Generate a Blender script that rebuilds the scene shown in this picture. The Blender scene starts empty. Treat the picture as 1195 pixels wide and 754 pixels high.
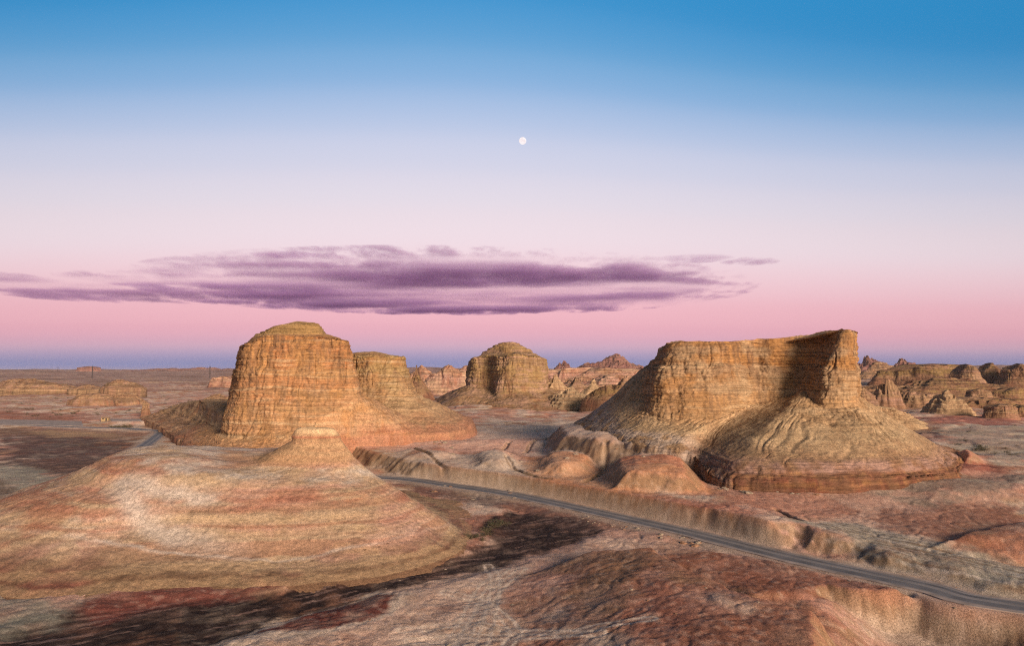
import bpy, bmesh, math, random
import numpy as np
from mathutils import Vector

# ------------------------------------------------------------------ camera, sky, sun, exposure
sc = bpy.context.scene
COL = sc.collection
F, CX, CY, HZ, CAMZ = 797.0, 597.5, 377.0, 434.0, 30.0      # photo pixels
PITCH = math.atan((HZ - CY) / F)
cam = bpy.data.cameras.new("camera"); cam.lens = 24.0; cam.sensor_width = 36.0
cam.clip_start = 0.5; cam.clip_end = 200000.0
cam_o = bpy.data.objects.new("camera", cam); COL.objects.link(cam_o)
cam_o.location = (0, 0, CAMZ); cam_o.rotation_euler = (math.pi / 2 + PITCH, 0, 0)
sc.camera = cam_o

sc.view_settings.view_transform = 'Standard'
sc.view_settings.look = 'None'
sc.view_settings.exposure = 0.0
sc.view_settings.gamma = 1.0
sc.view_settings.use_curve_mapping = False
sc.render.engine = 'CYCLES'
sc.cycles.use_denoising = False
sc.cycles.denoiser = 'OPENIMAGEDENOISE'
sc.cycles.denoising_input_passes = 'RGB_ALBEDO_NORMAL'
sc.cycles.denoising_prefilter = 'NONE'
sc.cycles.pixel_filter_type = 'BLACKMAN_HARRIS'
sc.cycles.filter_width = 1.15
sc.cycles.use_adaptive_sampling = False
sc.cycles.max_bounces = 6
sc.cycles.diffuse_bounces = 3
sc.cycles.volume_bounces = 2
sc.cycles.volume_step_rate = 1.0
sc.cycles.volume_max_steps = 128

def lin(c):
    return tuple((v / 255 / 12.92) if v / 255 <= 0.04045 else ((v / 255 + 0.055) / 1.055) ** 2.4 for v in c)

SUN_EL, SUN_AZ = math.radians(15.0), math.radians(33.0)       # low behind the camera, to its right
sun_dir = Vector((math.sin(SUN_AZ) * math.cos(SUN_EL), -math.cos(SUN_AZ) * math.cos(SUN_EL), math.sin(SUN_EL)))
sl = bpy.data.lights.new("sun", 'SUN'); sl.energy = 4.9; sl.angle = math.radians(18.0); sl.color = (1.0, 0.76, 0.56)
so = bpy.data.objects.new("sun", sl); COL.objects.link(so)
so.rotation_euler = sun_dir.to_track_quat('Z', 'Y').to_euler(); so.location = (60, -80, 120)

def build_world():
    w = bpy.data.worlds.new("World"); sc.world = w; w.use_nodes = True
    nt = w.node_tree; N = nt.nodes; L = nt.links; N.clear()
    out = N.new('ShaderNodeOutputWorld'); bg = N.new('ShaderNodeBackground')
    tc = N.new('ShaderNodeTexCoord'); sep = N.new('ShaderNodeSeparateXYZ')
    L.new(tc.outputs['Generated'], sep.inputs[0])
    ramp = N.new('ShaderNodeValToRGB'); ramp.color_ramp.interpolation = 'CARDINAL'
    stops = [(-0.2, (90, 80, 85)), (0.0, (124, 132, 181)), (0.016, (146, 145, 187)), (0.034, (200, 168, 192)), (0.050, (224, 173, 191)),
             (0.072, (238, 180, 193)), (0.115, (244, 196, 206)), (0.175, (243, 219, 227)), (0.235, (233, 221, 231)), (0.285, (217, 215, 232)),
             (0.335, (195, 205, 231)), (0.39, (154, 186, 225)), (0.44, (112, 168, 216)), (0.50, (66, 149, 207)), (0.62, (48, 138, 197)), (0.71, (20, 84, 138)), (0.82, (8, 36, 66)), (1.0, (3, 12, 26))]
    el = ramp.color_ramp.elements
    el[0].position = 0.0; el[1].position = 1.0
    mp = lambda z: (z + 0.2) / 1.2
    el[0].color = (*lin(stops[0][1]), 1); el[1].color = (*lin(stops[-1][1]), 1)
    for z, c in stops[1:-1]:
        e = el.new(mp(z)); e.color = (*lin(c), 1)
    mr = N.new('ShaderNodeMapRange'); mr.inputs['From Min'].default_value = -0.2; mr.inputs['From Max'].default_value = 1.0
    hor = N.new('ShaderNodeVectorMath'); hor.operation = 'MULTIPLY'; hor.inputs[1].default_value = (1, 1, 0); L.new(tc.outputs['Generated'], hor.inputs[0])
    hn = N.new('ShaderNodeVectorMath'); hn.operation = 'NORMALIZE'; L.new(hor.outputs[0], hn.inputs[0])
    an = N.new('ShaderNodeVectorMath'); an.operation = 'DOT_PRODUCT'; an.inputs[1].default_value = (math.sin(math.radians(-5)), math.cos(math.radians(-5)), 0); L.new(hn.outputs[0], an.inputs[0])
    off = N.new('ShaderNodeMath'); off.operation = 'SUBTRACT'; off.inputs[0].default_value = 1.0; off.use_clamp = True; L.new(an.outputs['Value'], off.inputs[1])
    kz = N.new('ShaderNodeMath'); kz.operation = 'MULTIPLY_ADD'; kz.inputs[1].default_value = 1.5; kz.inputs[2].default_value = 1.0; L.new(off.outputs[0], kz.inputs[0])
    ze = N.new('ShaderNodeMath'); ze.operation = 'MULTIPLY'; L.new(sep.outputs['Z'], ze.inputs[0]); L.new(kz.outputs[0], ze.inputs[1])
    dk = N.new('ShaderNodeMath'); dk.operation = 'MULTIPLY_ADD'; dk.inputs[1].default_value = -0.45; dk.inputs[2].default_value = 1.0; L.new(off.outputs[0], dk.inputs[0])
    dm_ = N.new('ShaderNodeMath'); dm_.operation = 'MAXIMUM'; dm_.inputs[1].default_value = 0.5; L.new(dk.outputs[0], dm_.inputs[0])
    L.new(ze.outputs[0], mr.inputs['Value']); L.new(mr.outputs[0], ramp.inputs[0])
    rs2 = N.new('ShaderNodeVectorMath'); rs2.operation = 'SCALE'; L.new(ramp.outputs[0], rs2.inputs[0]); L.new(dm_.outputs[0], rs2.inputs['Scale'])
    # the afterglow round the sunken sun, behind the viewer, from a low physical sky
    sky = N.new('ShaderNodeTexSky'); sky.sky_type = 'NISHITA'; sky.sun_disc = False
    sky.sun_elevation = SUN_EL; sky.sun_rotation = math.pi - SUN_AZ
    sky.air_density = 1.5; sky.dust_density = 2.0
    dotn = N.new('ShaderNodeVectorMath'); dotn.operation = 'DOT_PRODUCT'
    dotn.inputs[1].default_value = (math.sin(SUN_AZ), -math.cos(SUN_AZ), 0.1)
    L.new(tc.outputs['Generated'], dotn.inputs[0])
    sm = N.new('ShaderNodeMapRange'); sm.interpolation_type = 'SMOOTHSTEP'
    sm.inputs['From Min'].default_value = 0.25; sm.inputs['From Max'].default_value = 1.0
    sm.inputs['To Max'].default_value = 1.0
    L.new(dotn.outputs['Value'], sm.inputs['Value'])
    skm = N.new('ShaderNodeVectorMath'); skm.operation = 'SCALE'; skm.inputs['Scale'].default_value = 0.08
    L.new(sky.outputs[0], skm.inputs[0])
    glow = N.new('ShaderNodeMix'); glow.data_type = 'RGBA'
    L.new(sm.outputs[0], glow.inputs[0]); L.new(rs2.outputs[0], glow.inputs[6]); L.new(skm.outputs[0], glow.inputs[7])
    L.new(glow.outputs[2], bg.inputs[0]); bg.inputs[1].default_value = 1.0
    L.new(bg.outputs[0], out.inputs[0])
build_world()

# ------------------------------------------------------------------ helpers
def ray(px, py):
    u, v = (px - CX) / F, (CY - py) / F
    c, s = math.cos(PITCH), math.sin(PITCH)
    return (u, c - v * s, s + v * c)
def P(px, py, Y):
    d = ray(px, py); t = Y / d[1]
    return (d[0] * t, Y, CAMZ + d[2] * t)
def G(px, py, z=0.0):
    d = ray(px, py); t = (z - CAMZ) / d[2]
    return (d[0] * t, d[1] * t)

_rng = np.random.RandomState(7)
_a = _rng.rand(256) * 2 * np.pi
LUT2 = np.stack([np.cos(_a), np.sin(_a)], 1).astype(np.float32)
_v = _rng.normal(size=(256, 3)); LUT3 = (_v / np.linalg.norm(_v, axis=1)[:, None]).astype(np.float32)
U = np.uint32
def _mix(h):
    h = (h ^ (h >> U(13))) * U(1274126177); return ((h ^ (h >> U(16))) & U(255)).astype(np.intp)
def n2(x, y, seed=0):
    x = np.asarray(x, np.float64); y = np.asarray(y, np.float64)
    ix = np.floor(x); iy = np.floor(y); fx = (x - ix).astype(np.float32); fy = (y - iy).astype(np.float32)
    ix = ix.astype(np.int64); iy = iy.astype(np.int64)
    ux = fx * fx * fx * (fx * (fx * 6 - 15) + 10); uy = fy * fy * fy * (fy * (fy * 6 - 15) + 10)
    def g(dx, dy):
        h = ((ix + dx) * 374761393 + (iy + dy) * 668265263 + seed * 1013904223) & 0xffffffff
        gr = LUT2[_mix(h.astype(U))]
        return gr[..., 0] * (fx - dx) + gr[..., 1] * (fy - dy)
    a = g(0, 0) * (1 - ux) + g(1, 0) * ux; b = g(0, 1) * (1 - ux) + g(1, 1) * ux
    return (a * (1 - uy) + b * uy) * 1.5
def n3(x, y, z, seed=0):
    x = np.asarray(x, np.float64); y = np.asarray(y, np.float64); z = np.asarray(z, np.float64)
    ix = np.floor(x); iy = np.floor(y); iz = np.floor(z)
    fx = (x - ix).astype(np.float32); fy = (y - iy).astype(np.float32); fz = (z - iz).astype(np.float32)
    ix = ix.astype(np.int64); iy = iy.astype(np.int64); iz = iz.astype(np.int64)
    q = lambda t: t * t * t * (t * (t * 6 - 15) + 10)
    ux, uy, uz = q(fx), q(fy), q(fz)
    def g(dx, dy, dz):
        h = ((ix + dx) * 374761393 + (iy + dy) * 668265263 + (iz + dz) * 2147483647 + seed * 1013904223) & 0xffffffff
        gr = LUT3[_mix(h.astype(U))]
        return gr[..., 0] * (fx - dx) + gr[..., 1] * (fy - dy) + gr[..., 2] * (fz - dz)
    def pl(dz):
        a = g(0, 0, dz) * (1 - ux) + g(1, 0, dz) * ux; b = g(0, 1, dz) * (1 - ux) + g(1, 1, dz) * ux
        return a * (1 - uy) + b * uy
    return (pl(0) * (1 - uz) + pl(1) * uz) * 1.6
def fbm2(x, y, o=4, seed=0, gain=0.5):
    r = 0; a = 1.0; t = 0
    for k in range(o):
        r = r + a * n2(x * 2.03 ** k, y * 2.03 ** k, seed + k * 17); t += a; a *= gain
    return r / t * 1.6
def fbm3(x, y, z, o=3, seed=0, gain=0.5):
    r = 0; a = 1.0; t = 0
    for k in range(o):
        r = r + a * n3(x * 2.03 ** k, y * 2.03 ** k, z * 2.03 ** k, seed + k * 17); t += a; a *= gain
    return r / t * 1.6
def sst(a, b, x):
    t = np.clip((x - a) / (b - a), 0, 1); return t * t * (3 - 2 * t)
def mixc(c, d, t):
    t = np.asarray(t)[..., None]; return c * (1 - t) + np.asarray(d) * t

def link(o, parent=None):
    COL.objects.link(o)
    if parent is not None: o.parent = parent
    return o
def empty(name, loc, label, cat, group=None):
    o = bpy.data.objects.new(name, None); o.location = loc; o.empty_display_size = 2
    o['label'] = label; o['category'] = cat
    if group: o['group'] = group
    return link(o)
def tag(o, label, cat, group=None):
    o['label'] = label; o['category'] = cat
    if group: o['group'] = group
    return o

def grid_mesh(name, Pt, col, mat, parent=None, wrap=True, origin=(0, 0, 0)):
    """a (rows, columns, 3) lattice as one mesh with a soil colour per vertex"""
    nv, nu = Pt.shape[:2]
    me = bpy.data.meshes.new(name)
    V = (Pt.reshape(-1, 3) - np.asarray(origin)).astype(np.float32)
    iv, iu = np.meshgrid(np.arange(nv - 1), np.arange(nu if wrap else nu - 1), indexing='ij')
    i2 = (iu + 1) % nu
    Fc = np.stack([iv * nu + iu, iv * nu + i2, (iv + 1) * nu + i2, (iv + 1) * nu + iu], -1).reshape(-1, 4).astype(np.int32)
    me.vertices.add(len(V)); me.vertices.foreach_set('co', V.ravel())
    me.loops.add(Fc.size); me.loops.foreach_set('vertex_index', Fc.ravel())
    me.polygons.add(len(Fc)); me.polygons.foreach_set('loop_start', np.arange(0, Fc.size, 4, dtype=np.int32))
    me.update(calc_edges=True)
    me.polygons.foreach_set('use_smooth', np.ones(len(Fc), bool))
    at = me.attributes.new('soil', 'FLOAT_COLOR', 'POINT')
    c4 = np.ones((len(V), 4), np.float32); c4[:, :3] = np.clip(col.reshape(-1, 3), 0.01, 0.9)
    at.data.foreach_set('color', c4.ravel())
    me.materials.append(mat)
    o = bpy.data.objects.new(name, me)
    return link(o, parent)

def bm_obj(name, bm, mat, parent=None, smooth=False):
    me = bpy.data.meshes.new(name); bm.to_mesh(me); bm.free(); me.materials.append(mat)
    if smooth:
        me.polygons.foreach_set('use_smooth', np.ones(len(me.polygons), bool))
    return link(bpy.data.objects.new(name, me), parent)
def add_box(bm, c, s, rz=0.0):
    r = bmesh.ops.create_cube(bm, size=1.0)
    for v in r['verts']:
        x, y, z = v.co.x * s[0], v.co.y * s[1], v.co.z * s[2]
        v.co = (c[0] + x * math.cos(rz) - y * math.sin(rz), c[1] + x * math.sin(rz) + y * math.cos(rz), c[2] + z)
def add_bar(bm, a, b, r, n=5):
    a, b = Vector(a), Vector(b); d = (b - a); q = d.to_track_quat('Z', 'Y')
    ring = []
    for p in (a, b):
        ring.append([bm.verts.new(p + q @ Vector((r * math.cos(2 * math.pi * k / n), r * math.sin(2 * math.pi * k / n), 0))) for k in range(n)])
    for k in range(n):
        bm.faces.new((ring[0][k], ring[0][(k + 1) % n], ring[1][(k + 1) % n], ring[1][k]))
    bm.faces.new(ring[1]); bm.faces.new(ring[0][::-1])

# ------------------------------------------------------------------ materials
def soil_mat(name, s1, s2, bump, dist, contrast=0.45, rough=0.95, layer=1.0, beds=None):
    m = bpy.data.materials.new(name); m.use_nodes = True
    nt = m.node_tree; N = nt.nodes; L = nt.links
    b = N['Principled BSDF']; b.inputs['Roughness'].default_value = rough
    b.inputs['Specular IOR Level'].default_value = 0.1
    at = N.new('ShaderNodeAttribute'); at.attribute_name = 'soil'
    ge = N.new('ShaderNodeNewGeometry')
    na = N.new('ShaderNodeTexNoise'); na.inputs['Scale'].default_value = s1; na.inputs['Detail'].default_value = 8; na.inputs['Roughness'].default_value = 0.65
    nb = N.new('ShaderNodeTexNoise'); nb.inputs['Scale'].default_value = s2; nb.inputs['Detail'].default_value = 6; nb.inputs['Roughness'].default_value = 0.7
    mp = N.new('ShaderNodeMapping'); mp.inputs['Scale'].default_value = (1, 1, layer); L.new(ge.outputs['Position'], mp.inputs[0])
    L.new(mp.outputs[0], na.inputs['Vector']); L.new(ge.outputs['Position'], nb.inputs['Vector'])
    mr = N.new('ShaderNodeMapRange'); mr.inputs['From Min'].default_value = 0.32; mr.inputs['From Max'].default_value = 0.68
    mr.inputs['To Min'].default_value = 1 - contrast; mr.inputs['To Max'].default_value = 1 + contrast
    L.new(na.outputs['Fac'], mr.inputs['Value'])
    mul = N.new('ShaderNodeVectorMath'); mul.operation = 'SCALE'
    L.new(at.outputs['Color'], mul.inputs[0]); L.new(mr.outputs[0], mul.inputs['Scale'])
    hsum = None
    if beds:                                   # thin sediment beds, long in plan and thin in height
        mb = N.new('ShaderNodeMapping'); mb.inputs['Scale'].default_value = (beds[0], beds[0], beds[1]); L.new(ge.outputs['Position'], mb.inputs[0])
        nc = N.new('ShaderNodeTexNoise'); nc.inputs['Scale'].default_value = 1.0; nc.inputs['Detail'].default_value = 5; nc.inputs['Roughness'].default_value = 0.75
        L.new(mb.outputs[0], nc.inputs['Vector'])
        m2 = N.new('ShaderNodeMapRange'); m2.inputs['From Min'].default_value = 0.36; m2.inputs['From Max'].default_value = 0.60
        m2.inputs['To Min'].default_value = 1 - beds[2]; m2.inputs['To Max'].default_value = 1 + beds[2] * 0.6; L.new(nc.outputs['Fac'], m2.inputs['Value'])
        mm = N.new('ShaderNodeMath'); mm.operation = 'MULTIPLY'; L.new(mr.outputs[0], mm.inputs[0]); L.new(m2.outputs[0], mm.inputs[1])
        L.new(mm.outputs[0], mul.inputs['Scale'])
        hsum = N.new('ShaderNodeMath'); hsum.operation = 'MULTIPLY'; hsum.inputs[1].default_value = 3.0 if beds[2] > 0.2 else 1.0; L.new(nc.outputs['Fac'], hsum.inputs[0])
    L.new(mul.outputs[0], b.inputs['Base Color'])
    ad = N.new('ShaderNodeMath'); ad.operation = 'ADD'
    L.new(na.outputs['Fac'], ad.inputs[0]); L.new(nb.outputs['Fac'], ad.inputs[1])
    if hsum:
        a2 = N.new('ShaderNodeMath'); a2.operation = 'ADD'; L.new(ad.outputs[0], a2.inputs[0]); L.new(hsum.outputs[0], a2.inputs[1]); ad = a2
    bu = N.new('ShaderNodeBump'); bu.inputs['Strength'].default_value = bump; bu.inputs['Distance'].default_value = dist
    L.new(ad.outputs[0], bu.inputs['Height']); L.new(bu.outputs[0], b.inputs['Normal'])
    return m
M_GROUND = soil_mat('desert_soil', 4.5, 13.0, 0.9, 0.09, 0.50)
M_ROCK = soil_mat('sandstone', 0.8, 2.6, 0.9, 0.30, 0.24, layer=2.6, beds=(0.05, 1.5, 0.34))
M_TALUS = soil_mat('scree', 1.9, 6.0, 0.9, 0.20, 0.42, layer=1.0, beds=(0.04, 0.8, 0.16))
M_FAR = soil_mat('far_sandstone', 0.12, 0.5, 0.7, 2.0, 0.26, layer=3.0, beds=(0.008, 0.28, 0.42))

def flat_mat(name, c, rough=0.8, var=0.2, scale=1.0, metal=0.0):
    m = bpy.data.materials.new(name); m.use_nodes = True
    nt = m.node_tree; N = nt.nodes; L = nt.links; b = N['Principled BSDF']
    b.inputs['Roughness'].default_value = rough; b.inputs['Metallic'].default_value = metal
    ge = N.new('ShaderNodeNewGeometry'); nz = N.new('ShaderNodeTexNoise'); nz.inputs['Scale'].default_value = scale; nz.inputs['Detail'].default_value = 6
    L.new(ge.outputs['Position'], nz.inputs['Vector'])
    r = N.new('ShaderNodeValToRGB'); r.color_ramp.elements[0].position = 0.3; r.color_ramp.elements[1].position = 0.7
    r.color_ramp.elements[0].color = (*[v * (1 - var) for v in c], 1); r.color_ramp.elements[1].color = (*[v * (1 + var) for v in c], 1)
    L.new(nz.outputs['Fac'], r.inputs[0]); L.new(r.outputs[0], b.inputs['Base Color'])
    return m

# soil and rock colours (albedo)
OCHRE = np.array((0.49, 0.265, 0.115)); ORANGE = np.array((0.49, 0.215, 0.09)); CREAM = np.array((0.62, 0.46, 0.30))
OLIVE = np.array((0.33, 0.225, 0.105)); RED = np.array((0.36, 0.145, 0.10)); DARK = np.array((0.115, 0.066, 0.045))
PINK = np.array((0.49, 0.305, 0.255)); PALE = np.array((0.56, 0.46, 0.40)); TEAL = np.array((0.27, 0.265, 0.235))
MAROON = np.array((0.065, 0.042, 0.042)); TAN = np.array((0.42, 0.285, 0.18)); BRICK = np.array((0.22, 0.078, 0.066))
BROWN = np.array((0.22, 0.13, 0.085)); WHITE = np.array((0.62, 0.55, 0.52)); LILAC = np.array((0.34, 0.225, 0.205))

# ------------------------------------------------------------------ polygons, roads
def pxpoly(pts, z):
    return np.array([G(a, b, z) for a, b in pts])
def sdf_poly(x, y, poly, margin=60.0):
    """signed distance, positive inside; -margin outside the padded box"""
    out = np.full(x.shape, -margin, np.float64)
    m = (x > poly[:, 0].min() - margin) & (x < poly[:, 0].max() + margin) & (y > poly[:, 1].min() - margin) & (y < poly[:, 1].max() + margin)
    if not m.any(): return out
    px, py = x[m], y[m]; d = np.full(px.shape, 1e18); ins = np.zeros(px.shape, bool)
    n = len(poly)
    for i in range(n):
        a, b = poly[i], poly[(i + 1) % n]; e = b - a
        wx, wy = px - a[0], py - a[1]
        t = np.clip((wx * e[0] + wy * e[1]) / (e @ e + 1e-12), 0, 1)
        d = np.minimum(d, (wx - t * e[0]) ** 2 + (wy - t * e[1]) ** 2)
        c = ((a[1] <= py) & (b[1] > py)) | ((b[1] <= py) & (a[1] > py))
        xs = a[0] + (py - a[1]) / (e[1] if abs(e[1]) > 1e-9 else 1e-9) * e[0]
        ins ^= c & (px < xs)
    out[m] = np.maximum(np.where(ins, 1, -1) * np.sqrt(d), -margin)
    return out
def dist_line(x, y, pts, margin=40.0):
    out = np.full(x.shape, margin, np.float64)
    m = (x > pts[:, 0].min() - margin) & (x < pts[:, 0].max() + margin) & (y > pts[:, 1].min() - margin) & (y < pts[:, 1].max() + margin)
    if not m.any(): return out
    px, py = x[m], y[m]; d = np.full(px.shape, margin ** 2)
    for a, b in zip(pts[:-1], pts[1:]):
        e = b - a; wx, wy = px - a[0], py - a[1]
        t = np.clip((wx * e[0] + wy * e[1]) / (e @ e + 1e-12), 0, 1)
        d = np.minimum(d, (wx - t * e[0]) ** 2 + (wy - t * e[1]) ** 2)
    out[m] = np.sqrt(d); return out
def spline(pts, n=24):
    pts = np.asarray(pts, float); q = np.vstack([2 * pts[0] - pts[1], pts, 2 * pts[-1] - pts[-2]]); r = []
    for i in range(1, len(q) - 2):
        t = np.linspace(0, 1, n, endpoint=False)[:, None]
        p0, p1, p2, p3 = q[i - 1], q[i], q[i + 1], q[i + 2]
        r.append(0.5 * (2 * p1 + (p2 - p0) * t + (2 * p0 - 5 * p1 + 4 * p2 - p3) * t ** 2 + (3 * p1 - p0 - 3 * p2 + p3) * t ** 3))
    return np.vstack(r + [pts[-1:]])
ZR = -4.5
ROAD = spline([(150, 62)] + [G(a, b, ZR) for a, b in [(1195, 709), (1100, 689), (1000, 668), (900, 646), (800, 621), (700, 599), (600, 578), (520, 566), (450, 558)]]
              + [(-85, 230), (-125, 250), (-154, 280), (-170, 318), (-186, 359), (-200, 393), (-207, 404), (-221, 410), G(150, 500.4, ZR), G(95, 499.0, ZR), G(0, 495.5, ZR), (-520, 505)], 16)

Tpoly = np.vstack([pxpoly([(300, 512), (405, 521), (480, 538), (560, 556), (620, 565), (700, 579), (760, 584), (830, 595), (880, 608), (903, 609), (928, 609), (960, 616), (1000, 620), (1020, 620), (1045, 633), (1060, 634), (1084, 628), (1130, 626), (1195, 630)], -0.4),
                   np.array([(160, 118), (400, 100), (40000, 100), (40000, 40000), (-3000, 40000), (-1500, 5000), (-400, 1100), (-215, 620), (-200, 470), (-165, 420), (-150, 350), (-110, 285)])])
F2poly = pxpoly([(560, 700), (600, 655), (690, 636), (760, 641), (800, 663), (850, 689), (905, 707), (950, 713), (953, 727), (940, 775), (800, 850), (520, 800)], -1.2)
F3poly = pxpoly([(770, 645), (840, 641), (920, 652), (1000, 672), (1058, 689), (1010, 687), (965, 680), (925, 688), (880, 690), (845, 676), (800, 658)], -3.6)
GULCH = pxpoly([(845, 668), (880, 700), (930, 692), (970, 685), (1060, 694), (1195, 730), (1320, 770), (1320, 900), (960, 900), (955, 725), (957, 712), (905, 704), (860, 684)], -6.5)
WASH = pxpoly([(-60, 760), (0, 738), (150, 702), (300, 690), (420, 676), (520, 655), (575, 632), (585, 600), (600, 592), (640, 600), (690, 614), (705, 625), (640, 648), (560, 668), (470, 692), (350, 722), (250, 756), (0, 800), (-80, 800)], -5)
LOBES = [(pxpoly([(630, 499), (690, 491), (745, 500), (800, 511), (818, 522), (745, 523), (685, 517), (632, 509)], 7.0), 8.0, 10.0),
         (pxpoly([(700, 535), (715, 529), (750, 525), (790, 528), (818, 537), (826, 548), (824, 556), (790, 556), (740, 554), (712, 552), (698, 545)], 4.0), 4.6, 6.5),
         (pxpoly([(620, 528), (660, 520), (694, 523), (705, 532), (694, 542), (655, 545), (620, 541)], 2.5), 3.0, 7.0),
         (pxpoly([(545, 528), (575, 521), (605, 525), (612, 535), (590, 541), (552, 538)], 2), 2.4, 7.0),
         (pxpoly([(460, 522), (500, 517), (535, 520), (540, 529), (505, 534), (465, 530)], 1.5), 2.0, 8.0),
         (pxpoly([(430, 514), (520, 509), (640, 508), (700, 515), (640, 519), (520, 517)], 2), 1.6, 14.0),
         (pxpoly([(1010, 560), (1080, 556), (1195, 552), (1300, 560), (1300, 575), (1195, 580), (1080, 577)], 0.5), 1.5, 10.0),
         (pxpoly([(1064, 640), (1084, 630), (1130, 627), (1195, 632), (1320, 642), (1320, 610), (1195, 603), (1110, 612)], -0.8), 1.5, 4.0),
         (pxpoly([(1108, 530), (1130, 527), (1147, 532), (1150, 540), (1120, 542)], 1), 2.6, 5.0),
         (pxpoly([(1095, 543), (1120, 541), (1165, 546), (1160, 551), (1110, 552)], 0.5), 1.4, 5.0)]
ALLUV = pxpoly([(930, 632), (985, 618), (1060, 636), (1110, 646), (1290, 676), (1290, 722), (1195, 700), (1080, 672), (1000, 652)], -3.8)
FLATS = [(pxpoly([(-80, 488.6), (40, 489.4), (97, 491.0), (99, 498.5), (40, 497.0), (-80, 494.4)], -4.4), -4.42), (pxpoly([(124, 488.8), (166, 488.8), (171, 491.8), (126, 492.4)], -4.0), -4.02)]
GULLIES = [spline([G(p, q, 0) for p, q in w], 8) for w in ([(590, 538), (600, 546), (615, 551), (640, 557)], [(572, 533), (583, 527), (594, 520)], [(708, 540), (702, 550), (690, 556), (682, 560)],
           [(820, 536), (822, 550), (826, 562)], [(480, 526), (500, 534), (520, 545)], [(640, 512), (622, 520), (612, 528)], [(905, 588), (917, 594), (931, 600)])]
RIM = 0

def terrain_z(x, y):
    r = np.hypot(x, y); th = np.arctan2(x, y)
    near = 1 - sst(500, 1500, r)
    w1 = fbm2(x / 22, y / 22, 3, 1) ; w2 = n2(x / 3.6, y / 3.6, 5); w3 = n2(x / 1.6, y / 1.6, 9)
    warp = 1.6 * w1 + (0.75 * w2 + 0.3 * w3) * near
    z = -4.8 + 0.35 * fbm2(x / 14, y / 14, 3, 21)
    # terrace behind the bank
    sd = sdf_poly(x, y, Tpoly, 400.0) + warp
    und = fbm2(x / 55, y / 55, 3, 31)
    st = fbm2(x / 95, y / 130, 4, 41); q = st * 4.0; stp = (np.floor(q) + sst(0.35, 0.65, q - np.floor(q))) / 4.0
    inl = sst(20, 90, sd)
    top = -0.3 + 0.5 * und + inl * (0.6 + 3.0 * stp * sst(250, 420, r) + 1.0 * und)
    top = top - 2.3 * sst(48, 74, x) * (1 - sst(152, 185, y))
    z = z + 2.1 * sst(-4, 8, sdf_poly(x, y, ALLUV, 40.0) + 0.5 * warp)
    tl = np.clip((sd + 4.4) / 4.8, 0, 1); tt = 0.35 * tl * tl * (3 - 2 * tl) + 0.65 * np.minimum(tl * 1.06, 1)
    z = z * (1 - tt) + top * tt
    # broken ground on the left plain
    z = z + (1 - tt) * sst(300, 700, r) * 3.0 * stp
    up = np.zeros_like(z)
    for poly, h, wd in LOBES:
        s = sdf_poly(x, y, poly, 40.0) + 0.6 * warp
        up = np.maximum(up, h * sst(-0.5, wd, s) * (0.80 + 0.2 * np.clip(s / wd, 0, 1.6)) * (1 + 0.10 * w1))
    z = z + up
    for g in GULLIES:
        d = dist_line(x, y, g, 12.0) + 0.35 * w2; z = z - 0.9 * (1 - sst(0.15, 1.3, d)) * tt
    for poly, h in FLATS:
        t = sst(-6, 0, sdf_poly(x, y, poly, 40.0)); z = z * (1 - t) + (h - 0.1) * t
    # red mound and bench in front of the road
    s = sdf_poly(x, y, F2poly, 60.0) + 0.8 * warp
    t = sst(-3.2, 0.6, s); ftop = -4.6 + 3.7 * sst(-2, 26, x) + 0.5 * und + 0.35 * w1
    z = z * (1 - t) + ftop * t
    s = sdf_poly(x, y, GULCH, 60.0) + 0.5 * warp
    z = z - 5.0 * sst(-1.0, 11, s)
    s = sdf_poly(x, y, F3poly, 60.0) + 0.6 * warp
    t = sst(-2.5, 0.5, s); z = z * (1 - t) + (-3.9 + 0.3 * w1) * t
    s = sdf_poly(x, y, WASH, 60.0) + warp
    z = z - 0.7 * sst(-2, 3, s)
    # far rolling country and the ridge on the horizon
    z = z + sst(700, 2600, r) * (10 * fbm2(x / 420, y / 420, 4, 51) + 4)
    z = z + sst(2600, 5200, r) * (40 + 20 * fbm2(x / 1500, y / 2500, 4, 61))
    z = z + 9 * sst(900, 1700, r) * sst(-0.05, 0.2, th) 
    # roughness
    gw = fbm2(x / 11, y / 11, 2, 91); gq = 1 - np.abs(n2(x / 8 + gw, y / 8 - gw, 92)) * 2.6; gq2 = 1 - np.abs(n2(x / 3.1 + gw, y / 3.1 + gw, 93)) * 2.6
    z = z - (0.11 * np.clip(gq, 0, 1) ** 2 + 0.04 * np.clip(gq2, 0, 1) ** 2) * near * (0.6 + 0.8 * sst(-0.2, 0.4, und))
    z = z + (0.07 * fbm2(x / 1.0, y / 1.0, 3, 71) + 0.22 * fbm2(x / 8, y / 8, 3, 75)) * near
    rd = 1 - np.abs(n2(x / 6.0, y / 6.0, 81)); z = z - 0.5 * np.clip(rd - 0.86, 0, 1) * 7 * 0.16 * near
    # road bed
    d = dist_line(x, y, ROAD, 40.0)
    t = 1 - sst(4.3, 7.5, d)
    z = z * (1 - t) + (ZR - 0.12) * t
    return z
def zat(x, y):
    return float(terrain_z(np.array([float(x)]), np.array([float(y)]))[0])

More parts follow.
